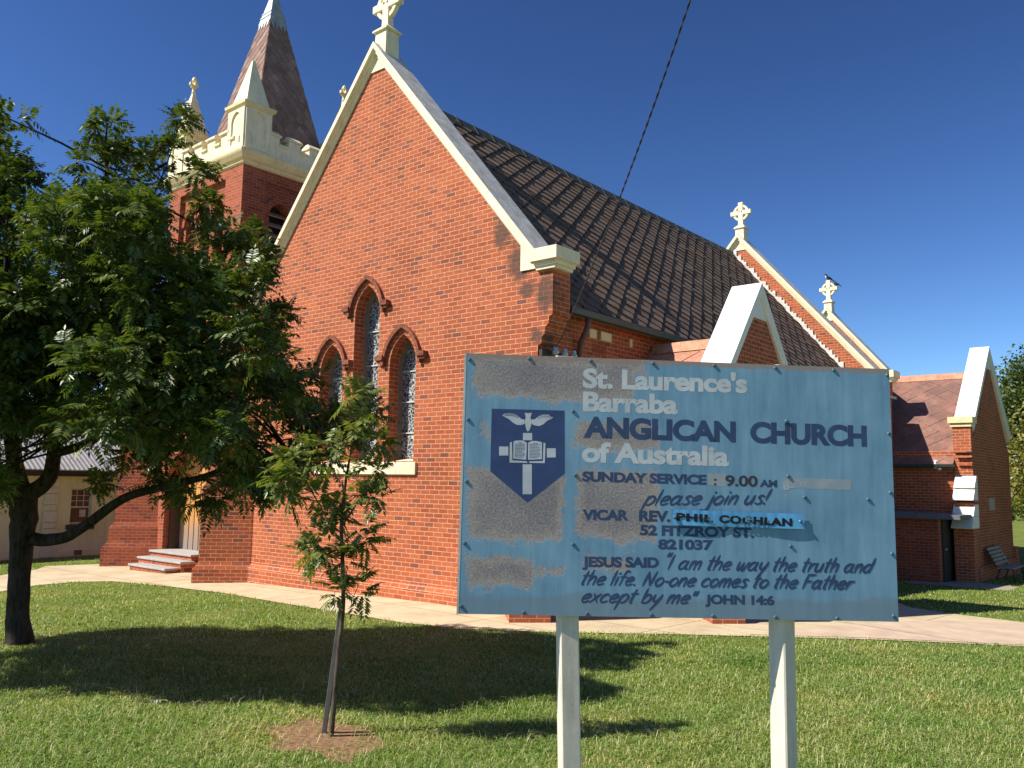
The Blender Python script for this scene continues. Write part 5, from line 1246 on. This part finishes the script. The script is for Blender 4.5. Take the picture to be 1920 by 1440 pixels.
for y0 in (0.2, 2.55):
    mb = MB(); z = -0.4; k = 0
    while z < 2.2:
        h = 0.36 if k % 2 == 0 else 0.2; wd = 0.44 if k % 2 == 0 else 0.4
        mb.box((hx_ - 0.02, y0, z), (hx_ + (0.075 if k % 2 == 0 else 0.06), y0 + wd, min(z + h, 2.25) - 0.012)); z += h; k += 1
    mb.build('quoin', M_QUOIN, HL, bevel=0.008)
for w_ in (HW1, HW2):
    y0, y1, z0, z1 = w_
    mb = MB(); mb.box((hx_ - 0.16, y0, z0), (hx_ - 0.15, y1, z1)); wo = mb.build('window', plain('dim_window_glass', (0.07, 0.045, 0.035), 0.15, 0.6), HL)
    mb = MB(); fr_ = 0.045
    for a, b_ in (((y0, z0), (y1, z0 + fr_ * 1.6)), ((y0, z1 - fr_), (y1, z1)), ((y0, z0 + fr_ * 1.6), (y0 + fr_, z1 - fr_)), ((y1 - fr_, z0 + fr_ * 1.6), (y1, z1 - fr_)), ((y0 + fr_, 1.16), (y1 - fr_, 1.21))): mb.box((hx_ - 0.149, a[0], a[1]), (hx_ - 0.10, b_[0], b_[1]))
    for i in (1, 2): yy = y0 + (y1 - y0) * i / 3; mb.box((hx_ - 0.149, yy - 0.01, 1.21), (hx_ - 0.12, yy + 0.01, z1 - fr_)); zz = 1.21 + (z1 - fr_ - 1.21) * i / 3; mb.box((hx_ - 0.149, y0 + fr_, zz - 0.01), (hx_ - 0.121, y1 - fr_, zz + 0.01))
    mb.build('sash', paint_mat('cream_sash', (0.6, 0.52, 0.4), 0.1), wo)
    mb = MB(); mb.box((hx_ - 0.2, y0 - 0.12, z0 - 0.16), (hx_ + 0.07, y1 + 0.1, z0 - 0.0)); mb.build('window_sill', plain('dark_sill', (0.035, 0.035, 0.03), 0.6), wo)
mb = MB(); mb.box((hx_ - 0.149, 1.42, 0.86), (hx_ - 0.14, 1.62, 1.1)); mb.build('notice', plain('pale_paper', (0.5, 0.47, 0.42), 0.8), HL)
mb = MB(); mb.box((hx_ + 0.028, 1.27, -0.38), (hx_ + 0.036, 1.52, -0.22)); mb.build('air_vent', plain('terracotta_vent', (0.16, 0.10, 0.07), 0.9), HL)
# corrugated roof
mb = MB(); nC = int((HY1 - HY0 + 0.8) / 0.019); V = []; F = []
e0 = (hx_ + 0.35, 2.42); e1 = (hx_ - 3.3, 4.45)
for i in range(nC + 1):
    y = HY0 - 0.4 + i * 0.019; d = 0.012 * math.sin(2 * math.pi * y / 0.152)
    V += [(e0[0], y, e0[1] + d), (e1[0], y, e1[1] + d)]
F = [(2 * i, 2 * i + 2, 2 * i + 3, 2 * i + 1) for i in range(nC)]; mb.add(V, F)
mb.add([(2 * e1[0] - x, y, z) for x, y, z in V], F)
hr = mb.build('roof', plain('galvanised_iron', (0.42, 0.40, 0.38), 0.5, 0.5, 0.35, 0.15, 3), HL, smooth=True, normals=False)
mb = MB(); mb.box((hx_ + 0.28, HY0 - 0.4, 2.2), (hx_ + 0.33, HY1 + 0.4, 2.36)); mb.box((hx_ + 0.33, HY0 - 0.4, 2.26), (hx_ + 0.45, HY1 + 0.4, 2.385)); mb.build('gutter', plain('dark_gutter', (0.02, 0.022, 0.02), 0.5), HL)
mb = MB(); mb.box((hx_ + 0.0, HY0 - 0.4, 2.24), (hx_ + 0.28, HY1 + 0.4, 2.27)); mb.build('soffit', M_HALL, HL)
mb = MB(); mb.tube([(hx_ + 0.08, 3.2, 2.2), (hx_ + 0.08, 3.2, -0.4)], 0.04, 8); mb.build('downpipe', plain('dark_pipe', (0.03, 0.03, 0.03), 0.5), HL)

# ------------------------------------------------------------------ park bench by the transept
BN = thing('park_bench', (8.05, 18.0, gz(8.05, 18)), 'weathered slatted bench in the shade of the transept wall', 'bench')
bz = gz(8.05, 18)
M_SLAT = plain('grey_timber_slat', (0.33, 0.30, 0.26), 0.8)
mb = MB()
for k in range(5):
    mb.obox((8.08 + k * 0.095, 18.0, bz + 0.43 - abs(k - 2.5) * 0.006), (0.036, 0, 0.0016), (0, 0.85, 0), (0, 0, 0.014))
mb.build('seat', M_SLAT, BN)
mb = MB()
for k in range(5): mb.obox((8.02 - k * 0.052, 18.0, bz + 0.53 + k * 0.10), (0.012, 0, 0.006), (0, 0.85, 0), (-0.016, 0, 0.036))
mb.build('backrest', M_SLAT, BN)
for y in (17.3, 18.7):
    mb = MB(); mb.tube([(8.46, y, bz - 0.02), (8.44, y, bz + 0.4), (8.1, y, bz + 0.39), (8.0, y, bz + 0.45), (7.78, y, bz + 0.98)], 0.02, 6); mb.tube([(8.1, y, bz + 0.39), (7.95, y, bz - 0.02)], 0.02, 6); mb.build('leg_frame', M_DOOR_D, BN)

# ------------------------------------------------------------------ foliage
def leaf_mat(name, cols, trans=0.28, rough=0.38, spec=0.5):
    m, nt, b = newmat(name, rough, spec); L = nt.links
    g = nt.nodes.new('ShaderNodeNewGeometry'); r = ramp(nt, [(i / (len(cols) - 1), c) for i, c in enumerate(cols)]); L.new(g.outputs['Random Per Island'], r.inputs[0])
    L.new(r.outputs[0], b.inputs['Base Color'])
    tr = N(nt, 'ShaderNodeBsdfTranslucent'); tc = mix(nt, r.outputs[0], (1.6, 1.7, 0.5), 1.0, 'MULTIPLY'); L.new(tc, tr.inputs['Color'])
    ms = N(nt, 'ShaderNodeMixShader'); ms.inputs[0].default_value = trans; L.new(b.outputs[0], ms.inputs[1]); L.new(tr.outputs[0], ms.inputs[2])
    out = [n for n in nt.nodes if n.type == 'OUTPUT_MATERIAL'][0]; L.new(ms.outputs[0], out.inputs['Surface'])
    return m

def bark_mat(name, col):
    m, nt, b = newmat(name, 0.95, 0.1); L = nt.links; oc = objco(nt)
    mp = N(nt, 'ShaderNodeMapping'); mp.inputs['Scale'].default_value = (9, 9, 1.8); L.new(oc, mp.inputs[0])
    n = noise(nt, mp.outputs[0], 2.2, 6, 0.7); r = ramp(nt, [(0.35, tuple(c * 0.35 for c in col)), (0.5, col), (0.75, tuple(c * 1.7 for c in col))]); L.new(n.outputs[0], r.inputs[0])
    L.new(r.outputs[0], b.inputs['Base Color']); bump(nt, b, n.outputs[0], 0.9, 0.03)
    return m

rng = np.random.default_rng(11)
def unit(a): return a / (np.linalg.norm(a, axis=-1, keepdims=True) + 1e-9)

def pinnate(O, D, length, n_pairs, ll, lw, droop, rs):
    """compound leaves: origins O, directions D (n,3). Paired leaflets hang in two ranks along an arching stalk; returns folded quads"""
    n = len(O); L_ = length * rs.uniform(0.7, 1.2, (n, 1)); dn = np.array([0, 0, -1.0])
    up = np.tile([0, 0, 1.0], (n, 1)) + rs.normal(0, 0.22, (n, 3))
    S = unit(np.cross(D, up)); hang = rs.uniform(0.05, 0.6, (n, 1)); dr = droop * rs.uniform(0.5, 1.7, (n, 1))
    V = []; ts = []
    for k in range(n_pairs):
        ts += [(0.22 + 0.72 * k / n_pairs, 1), (0.24 + 0.72 * k / n_pairs, -1)]
    ts.append((0.97, 0))
    for t, sg in ts:
        P = O + D * L_ * t + dn * (dr * L_ * t * t)
        T = unit(D + dn * (2 * dr * t)); Sx = unit(np.cross(T, up)); U = unit(np.cross(Sx, T))
        dirv = unit(T * (0.42 if sg else 1.0) + Sx * sg * 0.95 + dn * hang * (0.9 if sg else 0.5) + rs.normal(0, 0.06, (n, 3)))
        nrm = unit(U + Sx * sg * hang * 0.8 + rs.normal(0, 0.16, (n, 3))); sd_ = unit(np.cross(dirv, nrm)); nn = np.cross(sd_, dirv)
        l = ll * rs.uniform(0.88, 1.1, (n, 1)) * (0.72 + 0.42 * math.sin(math.pi * min(0.15 + t * 0.8, 0.95))); w_ = lw * rs.uniform(0.85, 1.15, (n, 1))
        tip = P + dirv * l + dn * l * 0.10; m1 = P + dirv * l * 0.4 + sd_ * w_ * 0.5 + nn * w_ * 0.14; m2 = P + dirv * l * 0.4 - sd_ * w_ * 0.5 + nn * w_ * 0.14
        V.append(np.stack([P, m1, tip, m2], 1))
    return np.concatenate(V, 0).reshape(-1, 4, 3)

def mesh_quads(name, Q, mat, parent, tris=True):
    n = len(Q); off = np.array(wpos(parent)) if parent else 0
    V = (Q.reshape(-1, 3) - off).astype(np.float32)
    me = bpy.data.meshes.new(name); me.vertices.add(len(V)); me.vertices.foreach_set('co', V.ravel())
    idx = np.arange(n)[:, None] * 4
    T = np.concatenate([idx + np.array([[0, 1, 2]]), idx + np.array([[0, 2, 3]])], 1).reshape(-1)
    me.loops.add(len(T)); me.loops.foreach_set('vertex_index', T.astype(np.int32))
    me.polygons.add(len(T) // 3); me.polygons.foreach_set('loop_start', np.arange(0, len(T), 3, dtype=np.int32))
    me.update(calc_edges=True); me.materials.append(mat)
    o = bpy.data.objects.new(name, me); COL.objects.link(o)
    if parent: o.parent = parent
    return o

def shoots(clumps, per, rs, up=0.35, jitter=1.0, centre=None):
    O = []; D = []
    for (x, y, z, r) in clumps:
        k = max(3, int(per * r * r)); d = unit(rs.normal(0, 1, (k, 3)) + np.array([0, 0, up]))
        st = np.array([x, y, z]) + d * r * rs.uniform(0.0, 0.35, (k, 1)); en = np.array([x, y, z]) + d * r * rs.uniform(0.6, 1.1, (k, 1))
        O.append(st); D.append(en)
    return np.concatenate(O), np.concatenate(D)

def compound_crown(clumps, per, leaves_per, length, pairs, ll, lw, droop, rs):
    A, B_ = shoots(clumps, per, rs)
    allq = []
    ax = unit(B_ - A); ph = rs.uniform(0, 6.28, len(A))
    e1 = unit(np.cross(ax, np.array([0.3, 0.2, 0.93]))); e2 = np.cross(ax, e1)
    for k in range(leaves_per):
        t = 0.35 + 0.65 * (k + rs.random((len(A), 1))) / leaves_per
        a = ph + k * 2.4; P = A + (B_ - A) * t
        Dl = unit(ax * (0.35 + 0.6 * (t > 0.9)) + e1 * np.cos(a)[:, None] + e2 * np.sin(a)[:, None] + np.array([0, 0, 0.15]))
        allq.append(pinnate(P, Dl, length, pairs, ll, lw, droop, rs))
    return np.concatenate(allq), A, B_

def sweep(mb, pts, n=9, wob=0.0, rs=None, sub=4):
    P = [np.array(p[:3]) for p in pts]; R = [p[3] for p in pts]; q = [P[0]] + P + [P[-1]]; c = []; r = []
    for i in range(1, len(q) - 2):
        for t in np.linspace(0, 1, sub + 1)[:-1]:
            a, b_, cc, d = q[i - 1:i + 3]
            c.append(0.5 * (2 * b_ + (cc - a) * t + (2 * a - 5 * b_ + 4 * cc - d) * t * t + (3 * b_ - a - 3 * cc + d) * t ** 3)); r.append(R[i - 1] * (1 - t) + R[i] * t)
    c.append(P[-1]); r.append(R[-1])
    if wob: c = [x + rs.normal(0, wob, 3) * min(1, rr * 6) for x, rr in zip(c, r)]; r = [x * rs.uniform(1 - wob * 3, 1 + wob * 3) for x in r]
    mb.tube([Vector(x) for x in c], r, n)

def twigs(mb, A, B_, limb_pts, rs, frac=0.35, r0=0.012):
    """thin twigs joining the shoots to the nearest limb point"""
    LP = np.array([p[:3] for p in limb_pts])
    for i in range(len(A)):
        if rs.random() > frac: continue
        mb.tube([Vector(A[i]), Vector(A[i] * 0.4 + B_[i] * 0.6), Vector(B_[i])], [r0 * 0.6, r0 * 0.4, 0.002], 4, caps=False)
        if rs.random() < 0.35:
            j = np.argmin(np.linalg.norm(LP - A[i], axis=1)); m_ = (A[i] + LP[j]) / 2 + rs.normal(0, 0.08, 3)
            mb.tube([Vector(LP[j]), Vector(m_), Vector(A[i])], [r0 * 1.2, r0, r0 * 0.6], 5, caps=False)

# the big tree by the path
TR = thing('shade_tree', (0.78, -6.53, -0.03), 'large leafy tree with dark feathery leaves and a low bent limb beside the path', 'tree')
rs = np.random.default_rng(5)
Q, A, B_ = compound_crown(TREE_CLUMPS, 74, 8, 0.25, 6, 0.086, 0.033, 0.18, rs)
M_LEAF = leaf_mat('dark_glossy_leaf', [(0.04, 0.07, 0.018), (0.062, 0.10, 0.024), (0.085, 0.13, 0.03), (0.072, 0.115, 0.028), (0.105, 0.14, 0.032), (0.19, 0.19, 0.04)], 0.25, 0.40, 0.42)
mesh_quads('crown', Q, M_LEAF, TR)
mb = MB(); allp = []
for k, pts in TREE_LIMBS.items():
    sweep(mb, pts, 14 if k == 'trunk' else 9, 0.005, rs)
    allp += [tuple(np.array(a) * (1 - t) + np.array(b_) * t) for a, b_ in zip(pts[:-1], pts[1:]) for t in (0, 0.33, 0.66)]
twigs(mb, A, B_, allp, rs, 0.4, 0.014)
mb.build('trunk', bark_mat('dark_bark', (0.05, 0.04, 0.033)), TR, smooth=True, normals=False)

# young staked tree
SP = thing('young_tree', (7.30, -6.42, 0), 'slender young tree with bright feathery leaves in a patch of bare soil', 'tree')
rs = np.random.default_rng(8)
Q, A, B_ = compound_crown(SAP_CLUMPS, 56, 5, 0.20, 7, 0.075, 0.025, 0.12, rs)
mesh_quads('crown', Q, leaf_mat('fresh_green_leaf', [(0.085, 0.13, 0.03), (0.13, 0.18, 0.04), (0.17, 0.21, 0.05), (0.26, 0.22, 0.07)], 0.3, 0.38, 0.5), SP)
mb = MB(); allp = []
for k, pts in SAP_LIMBS.items():
    sweep(mb, pts, 9, 0.004, rs, 4)
    if k != 'trunk': pass
    allp += [tuple(np.array(a) * (1 - t) + np.array(b_) * t) for a, b_ in zip(pts[:-1], pts[1:]) for t in (0, 0.5)]
twigs(mb, A, B_, allp, rs, 0.7, 0.005)
mb.build('trunk', bark_mat('young_bark', (0.13, 0.10, 0.075)), SP, smooth=True, normals=False)
mb = MB(); a_, b_ = Vector(STAKE[0]), Vector(STAKE[1]); d_ = (b_ - a_).normalized(); s1 = Vector((_r.x, _r.y, 0)).normalized(); s1 = (s1 - d_ * s1.dot(d_)).normalized(); s2 = d_.cross(s1)
mb.obox((a_ + b_) / 2 - d_ * 0.08, s1 * 0.02, s2 * 0.02, d_ * ((b_ - a_).length / 2 + 0.08))
tag(mb.build('garden_stake', plain('weathered_grey_stake', (0.17, 0.155, 0.145), 0.85), bevel=0.003), 'grey square timber stake leaning against the young tree', 'stake')
mb = MB(); fl = Vector((5.22, -6.95, 0.05)); rs2 = np.random.default_rng(2)
Ql = pinnate(np.array([[5.17, -6.98, 0.055]]), unit(np.array([[0.77, 0.64, 0.0]])), 0.2, 4, 0.07, 0.028, 0.0, rs2)
ol = mesh_quads('fallen_leaf', Ql, leaf_mat('pale_dead_leaf', [(0.38, 0.40, 0.26), (0.46, 0.47, 0.33)], 0.2, 0.6, 0.3), None)
tag(ol, 'pale fallen leaf frond lying on the grass at the edge of the tree shadow', 'leaf')

# trees far behind on the right
def simple_tree(name, clumps, foot, h, label, cols, seed, size=0.16, per=420, r=0.14):
    t = thing(name, foot, label, 'tree', 'background trees')
    rs = np.random.default_rng(seed); O = []
    for (x, y, z, R) in clumps:
        k = int(per * R * R); d = unit(rs.normal(0, 1, (k, 3))); O.append(np.array([x, y, z]) + d * R * rs.uniform(0.35, 1.0, (k, 1)) ** 0.6 * (1 + 0.22 * np.sin(d[:, :1] * 7 + d[:, 1:2] * 5)))
    O = np.concatenate(O); n = len(O); a = unit(rs.normal(0, 1, (n, 3)) + np.array([0, 0, -0.35])); b_ = unit(np.cross(a, rs.normal(0, 1, (n, 3)))); s = size * rs.uniform(0.6, 1.3, (n, 1))
    Qd = np.stack([O, O + a * s * 0.5 + b_ * s * 0.3, O + a * s, O + a * s * 0.5 - b_ * s * 0.3], 1)
    mesh_quads('crown', Qd, leaf_mat(name + '_leaf', cols, 0.3, 0.5, 0.4), t)
    mb = MB(); c = np.mean([q[:3] for q in clumps], 0); top = Vector(c)
    mb.tube([Vector(foot) - Vector((0, 0, 0.2)), Vector(foot) * 0.6 + top * 0.4, top], [r * 1.3, r, r * 0.5], 8)
    for q in clumps: mb.tube([Vector(foot) * 0.55 + top * 0.45, Vector(q[:3]) * 0.5 + top * 0.5, Vector(q[:3])], [r * 0.5, r * 0.35, r * 0.15], 5)
    mb.build('trunk', bark_mat(name + '_bark', (0.09, 0.075, 0.06)), t, smooth=True, normals=False)
    return t
GREEN = [(0.045, 0.08, 0.02), (0.075, 0.115, 0.028), (0.10, 0.14, 0.035), (0.14, 0.18, 0.05)]
YEL = [(0.13, 0.15, 0.03), (0.2, 0.2, 0.035), (0.30, 0.25, 0.04), (0.16, 0.18, 0.04)]
C1 = [(x, y, z + 0.0, r) for x, y, z, r in BG_CLUMPS if z > 4.6] + [(7.3, 27.5, 5.4, 1.0), (7.2, 28.5, 4.6, 1.0), (7.0, 27.8, 3.9, 0.9), (7.6, 28, 3.2, 1.2), (7.3, 28.6, 2.4, 1.0), (7.9, 27.5, 2.0, 1.1)]; C2 = [(x + 0.3, y - 2.0, z - 0.25, r * 0.85) for x, y, z, r in BG_CLUMPS if z <= 4.6]
simple_tree('bushy_tree', C1 + [(8.6, 29, 7.6, 1.5), (9.5, 30, 6.5, 2), (11.5, 28, 5.5, 2.6), (13.5, 26.5, 5, 2.6), (13, 25, 2.5, 2.2), (15.5, 25, 6, 2.6), (16.5, 23, 3.2, 2.4), (11.2, 27, 2.2, 2.0)], (8.3, 28.5, gz(8.3, 28.5)), 8, 'mid green bushy tree behind the transept at the right edge', GREEN, 3, per=900)  # outer right clumps are added out of view to screen sky from the transept
simple_tree('turning_tree', C2 + [(8.6, 26.5, 3.2, 1.2)], (7.95, 26.4, gz(7.95, 26.4)), 5, 'smaller tree with yellowing leaves below the bushy green tree', YEL, 4, per=420)
far = [(-46, 40, 9), (-38, 55, 11), (-55, 25, 10), (-30, 70, 12), (-62, 8, 10), (-48, -6, 9), (-40, 16, 8)]
for i, (x, y, h) in enumerate(far):
    rq = random.Random(i); cl = [(x + rq.uniform(-3, 3), y + rq.uniform(-3, 3), h * rq.uniform(0.4, 0.85) - 1, h * rq.uniform(0.2, 0.3)) for _ in range(7)]
    simple_tree('distant_tree', cl, (x, y, -1.2), h, 'distant green tree beyond the hall roof, mostly hidden by the shade tree', GREEN, 20 + i, 0.6, 34, 0.3)
rf = [(3, 75), (9, 70), (15, 78), (22, 66), (30, 72), (38, 62), (48, 58), (58, 50), (-4, 90)]
for i, (x, y) in enumerate(rf):
    rq = random.Random(50 + i); h = rq.uniform(5, 8); cl = [(x + rq.uniform(-3, 3), y + rq.uniform(-2, 2), h * rq.uniform(0.25, 0.8) - 1, h * rq.uniform(0.2, 0.32)) for _ in range(7)]
    simple_tree('distant_tree', cl, (x, y, -1.2), h, 'distant green tree along the far boundary behind the transept', GREEN, 60 + i, 0.55, 34, 0.25)
# small red roofed shed and pale post glimpsed under the trees
SHD = thing('shed', (4.6, 62, -1.2), 'small red walled shed glimpsed under the trees at the right edge', 'shed')
mb = MB(); mb.box((2.6, 60, -1.2), (5.4, 63, 0.9)); mb.build('wall', plain('dull_red_wall', (0.35, 0.12, 0.09), 0.8), SHD)
mb = MB(); mb.prism([(2.4, 59.8, 0.9), (5.6, 59.8, 0.9), (4.0, 59.8, 2.0)], (0, 3.4, 0)); mb.build('roof', plain('grey_iron_roof', (0.5, 0.5, 0.5), 0.6), SHD)
mb = MB(); mb.tube([(6.55, 40, -0.9), (6.55, 40, 1.2)], 0.06, 8); mb.lathe((6.55, 40, 1.2), [(0.07, 0), (0.07, 0.03), (0.02, 0.08)], 8); tag(mb.build('boundary_post', plain('pale_post', (0.6, 0.58, 0.52), 0.7)), 'pale round boundary post on the grass beyond the transept', 'post')

# ------------------------------------------------------------------ grass
def inpoly(X, Y, P):
    c = np.zeros(len(X), bool); n = len(P)
    for i in range(n):
        x0, y0 = P[i]; x1, y1 = P[(i + 1) % n]
        if y0 == y1: continue
        k = ((y0 > Y) != (y1 > Y)) & (X < (x1 - x0) * (Y - y0) / (y1 - y0) + x0); c ^= k
    return c
GZ = np.vectorize(gz)

def grass(name, n, depth, lateral, hgt, wid, rs, power=1.0, edge=0.05, mat=None, keep=0.03):
    t = rs.random(n) ** power; d = depth[0] + (depth[1] - depth[0]) * t
    l = rs.uniform(-1, 1, n) * (d * 0.63 + 1.6)
    fx, fy = -0.6441, 0.7649; rx, ry = 0.7649, 0.6441
    X = 13.392 + fx * d + rx * l; Y = -11.291 + fy * d + ry * l
    j = rs.normal(0, edge, (2, n))
    ok = ~inpoly(X + j[0], Y + j[1], PATH) & ~inpoly(X, Y, PAVE) & ~inpoly(X, Y, APRON)
    ok &= ~((X > -4.8) & (X < 4.8) & (Y > -0.1)) & ~((X > 4) & (X < 6.8) & (Y > 1.8) & (Y < 7)) & ~((X < 7.9) & (X > 4) & (Y > 14.2)) & ~((X > -11.2) & (X < -6.4) & (Y > 0.2)) & (X > -16)
    soil = inpoly(X, Y, DIRT); rad = np.hypot((X - 7.25) / 0.72, (Y + 6.45) / 0.5); ok &= ~(soil & (rs.random(n) > keep + 0.6 * np.clip(rad - 0.3, 0, 1) ** 1.3))
    base = ((X - 0.78) ** 2 + (Y + 6.53) ** 2) < 0.35 ** 2; ok &= ~(base & (rs.random(n) > 0.15))
    # patchiness
    pt = np.sin(X * 2.1 + 1.3 * np.sin(Y * 1.7)) * np.sin(Y * 2.6 + np.sin(X * 1.1)); ok &= rs.random(n) < 0.72 + 0.34 * pt
    X = X[ok]; Y = Y[ok]; dd = d[ok]; pt = pt[ok]; n = len(X)
    Z = GZ(X, Y) - 0.004
    ang = rs.uniform(0, 2 * np.pi, n); lean = rs.uniform(0.35, 1.9, n); h = hgt * rs.uniform(0.45, 1.25, n) * (1 + 0.25 * pt); w_ = wid * rs.uniform(0.7, 1.3, n) * (dd / 8.0) ** 0.5
    dx, dy = np.cos(ang), np.sin(ang); px, py = -dy, dx
    P0 = np.stack([X, Y, Z], 1); side = np.stack([px, py, np.zeros(n)], 1) * w_[:, None] * 0.5
    m1 = P0 + np.stack([dx * h * lean * 0.3, dy * h * lean * 0.3, h * 0.6], 1); tip = P0 + np.stack([dx * h * lean, dy * h * lean, h * np.maximum(0.25, 1.0 - 0.36 * lean)], 1)
    V = np.stack([P0 - side, P0 + side, m1 + side * 0.8, m1 - side * 0.8, tip], 1)
    me = bpy.data.meshes.new(name); off = np.zeros(3); VV = V.reshape(-1, 3).astype(np.float32)
    me.vertices.add(len(VV)); me.vertices.foreach_set('co', VV.ravel())
    idx = np.arange(n)[:, None] * 5
    T = (idx + np.array([[0, 1, 2, 0, 2, 3, 3, 2, 4]])).reshape(-1).astype(np.int32)
    me.loops.add(len(T)); me.loops.foreach_set('vertex_index', T)
    me.polygons.add(len(T) // 3); me.polygons.foreach_set('loop_start', np.arange(0, len(T), 3, dtype=np.int32))
    me.update(calc_edges=True); me.materials.append(mat or M_GRASS)
    o = bpy.data.objects.new(name, me); COL.objects.link(o); o['kind'] = 'stuff'
    return o

def grass_mat():
    m = leaf_mat('lawn_blade', [(0.09, 0.17, 0.03), (0.16, 0.26, 0.05), (0.22, 0.32, 0.065), (0.28, 0.36, 0.10), (0.23, 0.31, 0.07), (0.40, 0.40, 0.18), (0.58, 0.51, 0.30)], 0.3, 0.5, 0.25)
    nt = m.node_tree; L = nt.links; oc = objco(nt)
    n = noise(nt, oc, 0.55, 4, 0.6); r = ramp(nt, [(0.3, (0.62, 0.80, 0.55)), (0.5, (0.95, 1.0, 0.92)), (0.62, (1.2, 1.08, 1.1)), (0.74, (1.6, 1.2, 1.4))]); L.new(n.outputs[0], r.inputs[0])
    b = nt.nodes['Principled BSDF']; src = b.inputs['Base Color'].links[0].from_socket
    c = mix(nt, src, r.outputs[0], 1.0, 'MULTIPLY'); L.new(c, b.inputs['Base Color'])
    for x in nt.nodes:
        if x.type == 'BSDF_TRANSLUCENT': L.new(mix(nt, c, (1.5, 1.6, 0.5), 1.0, 'MULTIPLY'), x.inputs['Color'])
    return m
M_GRASS = grass_mat()
rs = np.random.default_rng(21)
grass('lawn_grass', 400000, (5.2, 12.0), None, 0.062, 0.0075, rs, 1.15)
M_STRAW = leaf_mat('dry_stem', [(0.20, 0.26, 0.08), (0.38, 0.40, 0.18), (0.52, 0.47, 0.26), (0.62, 0.55, 0.34)], 0.2, 0.6, 0.2)
grass('dry_grass', 11000, (5.2, 15.0), None, 0.125, 0.0045, rs, 1.2, mat=M_STRAW, keep=0.5)
grass('far_grass', 260000, (11.0, 30.0), None, 0.055, 0.010, rs, 1.5)
